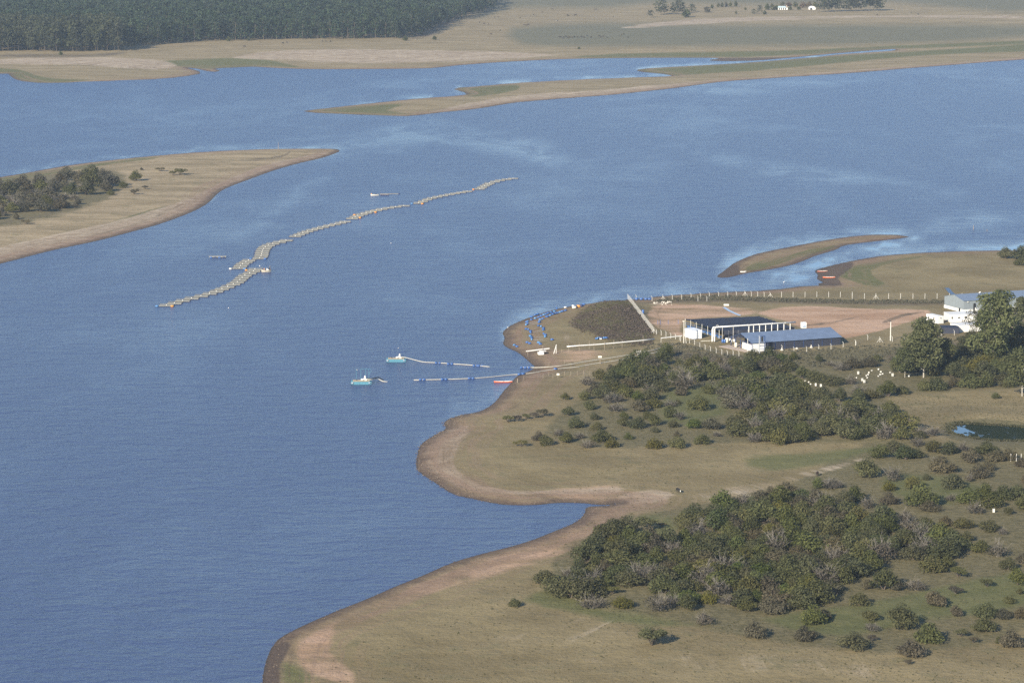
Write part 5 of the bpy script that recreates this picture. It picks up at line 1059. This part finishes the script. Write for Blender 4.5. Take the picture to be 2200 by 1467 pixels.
# --- shade house
a, ang, L, D = frame((1472, 703), (1631, 694.5), (1550, 729)); ang0 = ang
u = mathutils.Vector(on(1631, 694.5)) - a; v_ = mathutils.Vector(on(1545, 727.5)) - a
SHD = pm('navy_shade_cloth', (.016, .022, .042), .75, .2, .5)
r = thing('shade_house', 'flat dark navy shade-cloth house behind the white pipe rack', 'shade house', a)
NS, NU = 9, 16
for k in range(NS):
    V = []; F = []
    for i in range(NU + 1):
        for j in range(4):
            s_ = (k + j / 3 * .985) / NS; t_ = i / NU; p = u * t_ + v_ * s_
            V.append((p.x, p.y, 3.55 + .10 * sin(i * 1.9 + k) * .5 - .26 * sin(pi * j / 3) - .10 * abs(sin(pi * t_ * 6)) + (.12 if i in (0, NU) and j in (0, 3) else 0)))
    for i in range(NU):
        for j in range(3): q = i * 4 + j; F.append((q, q + 1, q + 5, q + 4))
    MB().add(V, F).build('shade_strip', SHD, r, smooth=True)
for i in range(0, 9):
    for j in range(0, 7):
        p = u * (i / 8) + v_ * (j / 6)
        if i in (0, 8) or j in (0, 6): MB().tube([(p.x, p.y, -.1), (p.x, p.y, 3.9 if i == 0 else 3.5)], .1 if i == 0 else .07, 5).build('post', CREAM if i == 0 else STEEL, r)
for c0, c1 in ((v_ + u * .06, v_ + u), (u, u + v_)):
    MB().quad((c0.x, c0.y, .05), (c1.x, c1.y, .05), (c1.x, c1.y, 3.45), (c0.x, c0.y, 3.45)).build('side_mesh', MESHD, r)
MB().tube([(0, 0, 2.2), (v_.x, v_.y, 2.2)], .07, 5).tube([(0, 0, 1.2), (v_.x, v_.y, 1.2)], .09, 5).build('side_rail', BLUE, r)
tank = MB().lathe([(1.1, 0), (1.15, .1), (1.15, 1.0), (1.05, 1.02), (1.0, .7), (.02, .65)], 14).mesh('tank', pm('tank_blue', (.045, .10, .22), .5), True)
for i in range(9):
    p = a + v_ * ((i + .5) / 9) + u * .035
    tag(link('fish_tank', tank, None, (p.x, p.y, float(hgt(p.x, p.y)))), ORD[i] + ' round blue fish tank counted from the far end of the open side', 'tank', 'blue fish tanks under the shade house')
for i, q in enumerate([(322, 470), (345, 472), (420, 467), (515, 465)]):
    x, y, z = on(*ca(*q)); tag(MB().tube([(0, 0, -.1), (0, 0, 1.9)], .09, 5).build('blue_stake', BLUE, None, (x, y, z)), ORD[i] + ' blue stake from the left on the bare yard', 'stake', 'blue stakes on the bare yard')
x, y, z = on(*ca(182, 368)); tag(link('barrel', ST['blue'], None, (x, y, z), 0, 1.8), 'single blue barrel beside the close row of white posts', 'barrel')
# --- white pipe rack
a = mathutils.Vector(on(1530, 735)); PH = 6.35
b = mathutils.Vector(on(1709, 692 + PH * 4.95 * .985)); d = (b - a); d.z = 0; R_ = mathutils.Vector((d.y, -d.x, 0)).normalized() * -1.0
r = thing('pipe_rack', 'large white pipe raised on white posts with two down-legs', 'pipe rack', a)
dn = d.normalized()
def leg_pts(off, back): 
    s = dn * off
    return [(s.x, s.y - .2, .25), (s.x, s.y, .45), (s.x, s.y, PH - .8), (s.x + dn.x * .25, s.y + dn.y * .25, PH - .25), (s.x + dn.x * .8, s.y + dn.y * .8, PH), (s.x + dn.x * 1.6, s.y + dn.y * 1.6, PH)]
MB().tube(leg_pts(0, 0), .30, 10).build('down_leg', WHITE, r, smooth=True); MB().tube(leg_pts(1.05, 0), .30, 10).build('down_leg', WHITE, r, smooth=True)
MB().tube([(dn.x * 1.5, dn.y * 1.5, PH), (d.x * .33, d.y * .33, PH), (d.x * .66, d.y * .66, PH), (d.x, d.y, PH)], .30, 10).build('main_pipe', WHITE, r, smooth=True)
for f in (.12, .27, .42, .55, .72, .87): MB().tube([(d.x * f - dn.x * .1, d.y * f - dn.y * .1, PH), (d.x * f + dn.x * .1, d.y * f + dn.y * .1, PH)], .38, 10).build('flange', WHITE, r)
MB().tube([(dn.x * 1.9, dn.y * 1.9, PH + .2), (dn.x * 1.9, dn.y * 1.9, PH + .8), (dn.x * 2.6, dn.y * 2.6, PH + .95), (dn.x * 2.9, dn.y * 2.9, PH + .2)], .07, 6).build('vent', WHITE, r)
for px in (1608, 1618, 1631, 1644, 1657, 1670, 1683.5, 1697):
    f = (px - 1530) / (1709 - 1530); MB().box((d.x * f, d.y * f, PH / 2 - .2), (.30, .30, PH - .4)).build('rack_post', WHITE, r)
for f in (.12, .25): MB().tube([(d.x * f, d.y * f, 0), (d.x * f, d.y * f, PH - .3)], .12, 6).build('rack_post', CONC, r)
gp = [on(*cx5(q, 770 - (q - 700) * .05)) for q in (690, 780, 850, 905)]; o = mathutils.Vector(gp[0])
r = thing('ground_pipe', 'thin pale pipe on the soil leading to the down-legs', 'pipe', o); MB().tube([(p[0] - o.x, p[1] - o.y, p[2] - o.z + .15) for p in gp], .12, 6).build('pipe', CREAM, r)
# --- water tank, tower
x, y, z = on(1726, 716); r = thing('water_tank', 'white box tank with a blue label behind the blue roof', 'tank', (x, y, z), .2)
MB().box((0, 0, 3.6), (2.2, 1.8, 2.4)).box((0, 0, 4.85), (2.0, 1.6, .12)).build('tank', WHITE, r); MB().box((.2, -.905, 3.1), (1.4, .03, .45)).build('label_band', BLUE2, r)
for sx in (-.9, .9):
    for sy in (-.7, .7): MB().tube([(sx, sy, 0), (sx, sy, 2.4)], .1, 5).build('leg', STEEL, r)
x, y, z = on(1637, 758); r = thing('pump_tower', 'slim blue lattice tower with a dark cylinder before the blue roof', 'tower', (x, y, z), .1)
for sx in (-1.15, 1.15):
    for sy in (-.6, .6): MB().tube([(sx, sy, 0), (sx, sy, 7.2)], .11, 5).build('leg', NAVY if sx > 0 else GREYM, r)
for zz in (1.5, 3.0, 4.3, 7.0): MB().tube([(-1.15, -.6, zz), (1.15, -.6, zz), (1.15, .6, zz), (-1.15, .6, zz), (-1.15, -.6, zz)], .06, 4).build('cross_rail', NAVY, r)
MB().tube([(-1.15, -.6, 0), (1.15, -.6, 1.5), (-1.15, -.6, 3.0), (1.15, -.6, 4.3)], .05, 4).build('bracing', NAVY, r)
MB().lathe([(.3, 4.7), (.42, 4.9), (.42, 6.6), (.2, 6.9)], 10).build('cylinder', BLACK, r); MB().box((0, 0, 4.55), (2.2, 1.1, .12)).build('platform', STEEL, r)
MB().tube([(1.15, 0, 4.4), (2.2, -.3, 4.5), (2.7, -.4, 4.2)], .04, 4).build('cable', NAVY, r)
def polething(lab, px, py, h, mat, lamp=False, rad=.12):
    x, y, z = on(px, py); r = thing('utility_pole', lab, 'pole', (x, y, z)); MB().tube([(0, 0, -.2), (0, 0, h)], [rad * 1.2, rad * .8], 6).build('pole', mat, r)
    if lamp: MB().box((-.2, 0, h + .1), (.8, .3, .28)).build('lamp', BLACK if lamp == 2 else CREAM, r)
    return r
polething('tall pale light pole with dark lamp head on the bare yard', 1913, 732, 8.2, PCM, 2, .2); pl = polething('pale light pole with a stay in front of the white cabin', 1469, 737, 9.3, PCM, 1, .16)
MB().tube([(.4, -.3, 5.5), (1.0, -.9, 0)], .11, 5).build('stay', PCM, pl)
polething('tall pale pole before the white gable wall of the blue-roofed shed', 1606, 768, 8.0, PCM, 0, .14)
polething('thin pole on the far plain left of the far right pole', 1925, 22, 9, WOOD); polething('thin pole at the far right of the far plain', 2119, 26, 9, WOOD)
# --- white cabin (cold store)
def cabin(name, lab, p0, p1, p2, D, h, mats, wins=(), door=None, cat='cabin', roof=None, split=None, base=None):
    a, ang, L, d_ = frame(p0, p1, p2); r = thing(name, lab, cat, a, ang)
    MB().box((L / 2, 0, h / 2), (L, .08, h)).build('wall', mats[0], r); MB().box((L / 2, D, h / 2), (L, .08, h)).build('wall', mats[0], r)
    MB().box((0, D / 2, h / 2), (.08, D - .085, h)).build('wall', mats[0], r); MB().box((L, D / 2, h / 2), (.08, D - .085, h)).build('wall', mats[0], r)
    MB().box((L / 2, D / 2, h + .06), (L + .12, D + .12, .12)).build('roof', mats[1], r)
    for side_, c, z_, w_, hh in wins:
        f = MB().box((c * L, -.06, z_), (w_, .06, hh)) if side_ == 'f' else MB().box((-.06, c * D, z_), (.06, w_, hh)) if side_ == 'l' else MB().box((L + .06, c * D, z_), (.06, w_, hh))
        wo = f.build('window', BLACK, r)
        fr = MB()
        if side_ == 'f':
            for s in (-1, 0, 1): fr.box((c * L + s * w_ / 2, -.10, z_), (.06, .04, hh))
            fr.box((c * L, -.10, z_ + hh / 2), (w_ + .06, .04, .06)).box((c * L, -.10, z_ - hh / 2), (w_ + .06, .04, .06))
        else:
            X = -.10 if side_ == 'l' else L + .10
            for s in (-1, 0, 1): fr.box((X, c * D + s * w_ / 2, z_), (.04, .06, hh))
            fr.box((X, c * D, z_ + hh / 2), (.04, w_ + .06, .06))
        fr.build('frame', mats[0], wo)
    if door: 
        dd = MB().box((door[0] * L, -.06, door[2] / 2 + .1), (door[1], .06, door[2])).build('door', door[3], r); MB().box((door[0] * L + door[1] * .35, -.11, 1.1), (.06, .06, .25)).build('handle', BLACK, dd)
    if base: MB().box((L / 2, D / 2, -.05), (L + .1, D + .1, .3)).build('base', base, r)
    return r, a, ang, L
CAB = pm('white_cabin_panel', (.74, .75, .77), .45, .04, .7)
r, a, ang, L = cabin('white_cabin', 'white panelled cold-store cabin on a blue base left of the shade house', (1487.5, 728.5), (1507.5, 727), (1465, 722), 7.5, 3.6, (CAB, CAB), (('f', .88, 2.5, .35, .3),), (.55, 1.1, 2.6, pm('pale_grey_door', (.55, .57, .60), .5)), base=BLUE)
MB().box((-.06, 4.6, 1.8), (.05, .08, 3.4)).build('panel_seam', GREYM, r); MB().tube([(-.1, 3.6, 1.7), (-.1, 5.0, 1.6)], .06, 5).build('handle', STEEL, r)
# --- buildings at the right
DW = pm('dark_window', (.03, .035, .05), .2, .1)
cabin('site_office', 'small white site office box with two tall windows', (1990, 690.5), (2015, 695.5), (1993, 684), 3.0, 3.3, (WHITE, WHITE), (('f', .22, 1.9, 1.0, 1.5), ('f', .66, 1.9, 1.0, 1.5), ('r', .5, 2.5, .9, .4)))
cabin('white_house', 'low white flat-roofed house with three small windows behind the trees', (2040.7, 692.5), (2110, 689.5), (2046, 686), 9, 3.3, (WHITE, WHITE), (('f', .07, 2.0, .8, 1.1), ('f', .28, 2.0, 1.2, .7), ('f', .49, 2.1, 1.3, 1.1)), cat='house')
cabin('white_annex', 'plain white annex wall in front of the white house', (2061, 714), (2112, 711), (2056, 706), 8, 2.9, (WHITE, WHITE), cat='house')
r, a, ang, L = cabin('dark_lean_to', 'dark shade-mesh lean-to with navy roof beside the white annex', (2022, 716.5), (2060.5, 716.8), (2024, 711), 7, 2.5, (MESHD, SHD), cat='shelter')
# grey shed
a, ang, L, D = frame((2070, 671.8), (2123.6, 667.8), (2034, 664)); L = 40.0; D = 17.0; e = 5.5; rdg = 7.3
GSH = pm('grey_sheet_wall', (.215, .245, .265), .55, .06, .8, 0, .4)
r = thing('grey_shed', 'large grey sheet-metal shed with blue roof and white base wall', 'shed', a, ang)
for i in range(26): MB().box((L * (i + .5) / 26, 0, 1.4 + (e - 1.4) / 2), (L / 26 - .05, .08 + .03 * (i % 2), e - 1.4)).build('wall_sheet', GSH, r)
for i in range(12):
    y0_, y1_ = D * i / 12, D * (i + 1) / 12 - .05; q = lambda y_: e + (rdg - e) * (1 - abs(2 * y_ / D - 1)) - .1; X = -.04 - .03 * (i % 2)
    MB().add([(X, y0_, 1.4), (X, y1_, 1.4), (X, y1_, q(y1_)), (X, y0_, q(y0_)), (X + .08, y0_, 1.4), (X + .08, y1_, 1.4), (X + .08, y1_, q(y1_)), (X + .08, y0_, q(y0_))], [(3, 2, 1, 0), (4, 5, 6, 7), (0, 1, 5, 4), (1, 2, 6, 5), (2, 3, 7, 6), (3, 0, 4, 7)]).build('wall_sheet', GSH, r)
MB().box((L / 2, 0, .69), (L + .3, .3, 1.38)).build('base_wall', WHITE, r); MB().box((0, D / 2 + .2, .69), (.3, D - .1, 1.38)).build('base_wall', WHITE, r)
MB().box((L / 2, D, e / 2), (L, .1, e)).build('back_wall', GSH, r); MB().box((L, D / 2, e / 2), (.1, D, e)).build('end_wall', GSH, r)
ROOFG = pm('blue_grey_roof', (.160, .205, .280), .5, .08, .5, 0, .5)
for i in range(16):
    x0_, x1_ = -.3 + (L + .6) * i / 16, -.3 + (L + .6) * (i + 1) / 16 - .05
    for s in (0, 1):
        y0_, y1_ = (-.4, D / 2) if s == 0 else (D / 2 + .03, D + .4); z0_, z1_ = (e - .05, rdg) if s == 0 else (rdg, e - .05); z2 = .014 * (i % 2)
        MB().add([(x0_, y0_, z0_ + z2), (x1_, y0_, z0_ + z2), (x1_, y1_, z1_ + z2), (x0_, y1_, z1_ + z2), (x0_, y0_, z0_ - .07), (x1_, y0_, z0_ - .07), (x1_, y1_, z1_ - .07), (x0_, y1_, z1_ - .07)], [(0, 1, 2, 3), (7, 6, 5, 4), (0, 4, 5, 1), (1, 5, 6, 2), (2, 6, 7, 3), (3, 7, 4, 0)]).build('roof_sheet', ROOFG, r)
dd = MB().box((5.6, -.17, 1.9), (1.3, .08, 3.2)).tube([(5.6, -.2, 3.5), (5.6, -.15, 3.5)], .65, 14).build('door', BLACK, r); MB().box((6.05, -.24, 1.2), (.45, .06, 1.7)).build('door_leaf', WHITE, dd)
MB().box((-.18, 3.3, .65), (.06, 1.3, 1.15)).tube([(-.16, 3.3, 1.22), (-.21, 3.3, 1.22)], .65, 12).build('hatch', BLACK, r)
MB().box((7.9, -.17, 1.9), (1.6, .06, 3.0)).build('sliding_door', GREYM, r)
MB().tube([(12, D * .4, 7.0), (12, D * .4, 7.6), (12.7, D * .4, 7.9)], .28, 8).build('roof_vent', WHITE, r); MB().box((2.0, -.4, 4.9), (.5, .5, .25)).build('lamp', CREAM, r)
# wooden post shelter and small pieces at the right edge
x, y, z = on(2178, 717); r = thing('brick_pier', 'narrow pinkish pier half hidden among trees below the grey shed', 'pier', (x, y, z)); MB().box((0, 0, 1.4), (.9, .8, 2.8)).build('pier', pm('pinkish_render', (.50, .38, .30), .8), r); MB().box((-.2, 0, 2.95), (1.7, .9, .25)).build('cap', pm('pinkish_render', (.50, .38, .30), .8), r)
for i, px in enumerate((2184, 2190)): 
    x, y, z = on(px, 681 + i); tag(MB().tube([(0, 0, -.1), (0, 0, 3.6 - i * 1.8)], .16, 6).build('white_post', PCM, None, (x, y, z)), ('taller' if i == 0 else 'shorter') + ' white post right of the tallest eucalyptus', 'post')
# drain channel, soil pipe, rubble
def strip(name, lab, cf, pts, w_, mat, cat, dz=.06):
    P = [on(*cf(*p)) for p in pts]; o = P[0]; V = []; 
    for i, p in enumerate(P):
        a_, b_ = P[max(i - 1, 0)], P[min(i + 1, len(P) - 1)]; dx, dy = b_[0] - a_[0], b_[1] - a_[1]; l = hypot(dx, dy); nx, ny = -dy / l * w_ / 2, dx / l * w_ / 2
        for s, zz in ((-1, .12), (-.5, 0), (.5, 0), (1, .12)): X, Y = p[0] + nx * s, p[1] + ny * s; V.append((X - o[0], Y - o[1], float(hgt(X, Y)) + dz + zz - o[2]))
    F = [(i * 4 + j, i * 4 + j + 1, i * 4 + j + 5, i * 4 + j + 4) for i in range(len(P) - 1) for j in range(3)]
    r = thing(name, lab, cat, o); MB().add(V, F).build('liner', mat, r); return r
strip('drain_channel', 'pale blue lined drain channel running down to the shade house', ca, [(938,310),(960,320),(985,338),(1010,350),(1040,365),(1070,378),(1095,388)], 1.6, pm('pale_liner', (.32, .42, .55), .35, .2, 1.0), 'channel')
x, y, z = on(*ca(970, 292)); r = thing('drain_block', 'pale concrete drain head at the top of the blue channel', 'concrete block', (x, y, z)); MB().box((0, 0, .3), (2.4, 1.8, .6)).box((0, 0, .62), (2.0, 1.4, .1)).build('block', CREAM, r)
strip('drain_channel', 'dark blue ditch liner behind the far corner of the grey shed', cb, [(1065,178),(1085,190),(1100,212),(1120,232),(1145,250)], 2.2, pm('dark_liner', (.06, .09, .16), .4, .2, 1.0), 'channel')
rub = MB(); rr = random.Random(9)
for i in range(34):
    px, py = ca(270 + rr.random() * 185, 258 + rr.random() * 28); x, y, z = on(px, py); s = rr.uniform(.25, .75)
    if i == 0: ro = (x, y, z)
    rub.add([(x - ro[0] + dx * s, y - ro[1] + dy * s, z - ro[2] + dz * s) for dx, dy, dz in [(-.6, -.5, 0), (.5, -.6, 0), (.7, .5, 0), (-.5, .6, 0), (-.3, -.3, .7), (.4, -.2, .6), (.3, .35, .75), (-.35, .3, .55)]], [(3, 2, 1, 0), (4, 5, 6, 7), (0, 1, 5, 4), (1, 2, 6, 5), (2, 3, 7, 6), (3, 0, 4, 7)])
tag(rub.build('rubble', pm('pale_rubble', (.55, .50, .43), .9, .2), None, ro), kind='stuff')
# --- beehives
hv = [('row in the bushes, left apiary', crop(1690, 780, 8.148), [(120,350,1),(180,297,1),(235,398,.8),(325,330,1.1),(388,345,1),(418,380,1),(512,405,1.3),(600,425,1.4)]),
      ('open right apiary', crop(1690, 780, 8.148), [(1225,268,.9),(1252,200,1.4),(1323,318,1.3),(1358,350,1.4),(1395,230,.9),(1410,268,1),(1425,215,1.1),(1440,180,1.1),(1490,142,.9),(1605,240,.9),(1608,122,1.1),(1640,215,1.2),(1648,168,1.2),(1680,200,1),(1812,177,1),(1855,235,1.4),(2140,242,1.1),(2155,210,.8)]),
      ('clearing below the pond', crop(1880, 860, 5.64), [(1265,1280,1.1),(1437,1360,1.4)])]
hb = MB().box((0, 0, .42), (.62, .52, .5)).mesh('hive_body', pm('hive_paint', (.58, .57, .53), .6)); hs = MB().box((0, 0, .88), (.60, .50, .42)).mesh('hive_super', MATS['hive_paint']); hl = MB().box((0, 0, 1.12), (.70, .60, .08)).mesh('hive_lid', CREAM)
hg = MB()
for sx in (-.25, .25):
    for sy in (-.2, .2): hg.box((sx, sy, .08), (.06, .06, .2))
hg = hg.mesh('hive_legs', WOOD)
for zn, cf, L in hv:
    for i, (px, py, s) in enumerate(L):
        x, y, z = on(*cf(px, py)); r = thing('beehive', 'white beehive box, ' + ORD[i] + ' from the left in the ' + zn, 'beehive', (x, y, z), random.uniform(-.5, .5), 'white beehives among the scrub', s * .8)
        link('hive_body', hb, r); link('hive_lid', hl, r, (0, 0, 0 if s > 1.25 else -.43)); link('legs', hg, r)
        if s > 1.25: link('hive_super', hs, r)
# --- cattle
def cow_mesh(nm, mats, patch=True):
    me = bpy.data.meshes.new(nm)
    V = [(-.75, 0, 1.10), (-.25, 0, 1.02), (.35, 0, 1.03), (.70, 0, 1.12), (.98, 0, 1.05), (1.22, 0, .74), (1.40, 0, .48),
         (-.72, .18, .95), (-.62, .20, .62), (-.76, .20, .40), (-.72, .20, .05), (-.72, -.18, .95), (-.66, -.20, .62), (-.80, -.20, .40), (-.78, -.20, .05),
         (.58, .17, .85), (.58, .18, .45), (.60, .18, .05), (.58, -.17, .85), (.52, -.18, .45), (.50, -.18, .05), (-.98, 0, 1.15), (-1.04, 0, .62), (1.18, .18, .86), (1.18, -.18, .86)]
    E = [(1, 0), (1, 2), (2, 3), (3, 4), (4, 5), (5, 6), (0, 7), (7, 8), (8, 9), (9, 10), (0, 11), (11, 12), (12, 13), (13, 14), (3, 15), (15, 16), (16, 17), (3, 18), (18, 19), (19, 20), (0, 21), (21, 22), (5, 23), (5, 24)]
    R = [.30, .38, .36, .32, .20, .17, .10, .16, .10, .065, .06, .16, .10, .065, .06, .14, .08, .06, .14, .08, .06, .05, .03, .05, .05]
    me.from_pydata(V, E, []); o = bpy.data.objects.new(nm, me); COL.objects.link(o); o.modifiers.new('skin', 'SKIN')
    for i, q in enumerate(R): me.skin_vertices[0].data[i].radius = (q * .85, q)
    me.skin_vertices[0].data[0].use_root = False; me.skin_vertices[0].data[1].use_root = True
    o.modifiers.new('sub', 'SUBSURF').levels = 1
    out = bpy.data.meshes.new_from_object(o.evaluated_get(bpy.context.evaluated_depsgraph_get())); bpy.data.objects.remove(o); out.materials.clear()
    for q in mats: out.materials.append(q)
    for f in out.polygons: f.use_smooth = True; f.material_index = 1 if f.center.x > 1.2 and abs(f.center.y) < .13 else 0
    return out
COAT = pm('black_coat', (.012, .011, .011), .7, .2); COATB = pm('dark_brown_coat', (.035, .022, .016), .7, .2)
cowm = cow_mesh('cow', [COAT, WHITE]); cowm2 = cow_mesh('cow', [COATB, COATB])
x, y, z = on(1457, 1058); tag(link('cow', cowm, None, (x, y, z), -1.1, 1.12), 'black cow with white face grazing on the track between the two big thickets', 'cow')
x, y, z = on(1756, 1022); tag(link('cow', cowm2, None, (x, y, z), 1.3, 1.15), 'black animal half hidden behind a bush beside the track', 'cow')
cf1 = crop(1100, 0, 2.0); cf8 = crop(0, 0, 2.0)
CT = [cf1(*q) for q in [(35,80),(92,67),(130,57),(172,43),(195,93),(205,163),(215,166),(222,165),(232,162),(240,166),(248,164),(258,165),(268,163),(275,67),(282,164),(238,69),(242,72),(270,70),(298,162),(310,165),(322,158),(340,165),(355,45),(362,44),(375,158),(380,163),(390,160),(395,163),(408,165),(435,75),(470,155),(480,150),(498,165),(52,110),(60,112),(68,111),(72,109),(290,210),(1570,68),(1715,58),(1745,65),(1450,42)]] + [cf8(*q) for q in [(1050,204),(1117,184),(1215,190),(1232,187),(1385,180),(1400,182),(1420,183),(2060,78),(2080,105),(2100,108),(2125,78),(2140,78),(2110,150),(2060,100),(1975,100),(2150,135)]]
for i, q in enumerate(CT):
    x, y, z = on(*q); tag(link('cow', [cowm2, cowm][i % 4 == 0], None, (x, y, z), random.uniform(0, 6.28), random.uniform(1.15, 1.4)), 'tiny dark cow among the cattle scattered over the far plain', 'cow', 'cattle grazing on the far plain')
# --- far farm
x, y, z = on(*F6(565, 150)); r = thing('far_farmhouse', 'white farmhouse with pale blue roof and porch on the far plain', 'house', (x, y, z), .05)
q = spx(*F6(565, 150)) * 6.875; W_ = 135 / q; 
MB().box((0, 3, 1.6), (W_, 6, 3.2)).build('wall', WHITE, r); rf_ = MB().prism([(-W_ * .55, -.8), (W_ * .45, -.8), (W_ * .45, 6.8), (-W_ * .55, 6.8)], 3.2, 3.35).add([(-W_ * .52, -.6, 3.36), (W_ * .3, -.6, 3.36), (W_ * .3, 3, 5.0), (-W_ * .45, 3, 5.0), (W_ * .3, 6.6, 3.36), (-W_ * .52, 6.6, 3.36)], [(0, 1, 2, 3), (3, 2, 4, 5), (0, 3, 5), (1, 4, 2)]).build('roof', pm('pale_blue_roof', (.45, .58, .62), .5), r)
MB().box((W_ * .42, 3, 4.6), (.9, .9, 2.6)).build('chimney', pm('pinkish_render', (.5, .38, .3), .8), rf_)
for i in range(4): MB().box((-W_ * .38 + i * W_ * .22, -.05, 1.4), (1.6, .12, 2.2)).build('window', DW, r)
x, y, z = on(*F6(1000, 148)); r = thing('far_barn', 'small white barn with rounded roof by the far eucalyptus row', 'barn', (x, y, z), .1)
V = []; n_ = 8
for yy in (0, 7):
    for i in range(n_ + 1): V.append((-4.5 * cos(pi * i / n_), yy, 2.0 + 3.0 * sin(pi * i / n_)))
MB().add(V, [(i, i + 1, i + 10, i + 9) for i in range(n_)] + [tuple(range(9))[::-1], tuple(range(9, 18))]).build('roof', WHITE, r); MB().box((0, 3.5, 1.05), (9, 6.9, 2.1)).build('wall', WHITE, r); MB().box((-1.8, -.05, 1.3), (3.0, .15, 2.4)).build('door', DW, r)
# fence line climbing beside the far forest, shore stones
P = [on(a_, b_) for a_, b_ in [(893,88),(905,82),(918,74),(932,66),(946,58),(960,50),(974,43),(988,36),(1002,30)]]; o = mathutils.Vector(P[0]); r = thing('field_fence', 'pale field fence climbing beside the slanting end of the far forest', 'fence', o)
for p in P: MB().tube([(0, 0, -.2), (0, 0, 1.8)], .22, 4).build('post', WOOD, r, (p[0] - o.x, p[1] - o.y, p[2] - o.z))
for zz in (.8, 1.6): MB().tube([(p[0] - o.x, p[1] - o.y, p[2] + zz - o.z) for p in P], .10, 4).build('rail', WOOD, r)
st = MB(); rr = random.Random(4); W_ = smooth_poly(toworld(MAIN), n=3); pw = [(a_, b_) for a_, b_ in W_]
so = None; base_ = [(-.6, -.5, -.1), (.5, -.6, -.1), (.7, .5, -.1), (-.5, .6, -.1), (-.3, -.3, .5), (.4, -.2, .42), (.3, .35, .55), (-.35, .3, .4)]
for a_, b_ in pw:
    px, py = project(a_, b_, 0)
    if not (540 < px < 1340 and 690 < py < 1470): continue
    dens = 30 if 880 < px < 1020 and 890 < py < 1075 else 9
    for _ in range(dens):
        x, y = a_ + rr.gauss(0, 4.5), b_ + rr.gauss(0, 7); sdv = float(sdist(x, y))
        if sdv < -.8 or sdv > 11: continue
        z = float(hgt(x, y)); s = rr.uniform(.10, .34) * (1.35 if dens > 10 else 1)
        if so is None: so = (x, y, z)
        c_, s_ = cos(rr.random() * 6), sin(rr.random() * 6)
        st.add([(x - so[0] + (dx * c_ - dy * s_) * s, y - so[1] + (dx * s_ + dy * c_) * s, z - so[2] + dz * s) for dx, dy, dz in base_], [(4, 5, 6, 7), (0, 1, 5, 4), (1, 2, 6, 5), (2, 3, 7, 6), (3, 0, 4, 7)])
tag(st.build('shore_stones', pm('brown_stone', (.125, .098, .075), .9, .3, .4), None, so), kind='stuff')
# ------------------------------------------------------------------ haze
hm = bpy.data.materials.new('haze_air'); hm.use_nodes = True; t = hm.node_tree; t.nodes.clear()
o = t.nodes.new('ShaderNodeOutputMaterial'); v = t.nodes.new('ShaderNodeVolumePrincipled')
v.inputs['Color'].default_value = (.62, .78, 1.0, 1); v.inputs['Density'].default_value = 0.000040; v.inputs['Anisotropy'].default_value = 0.0
t.links.new(v.outputs[0], o.inputs['Volume'])
tag(MB().box((0, 12000, 99.0), (60000, 56000, 212)).build('haze', hm), kind='stuff')
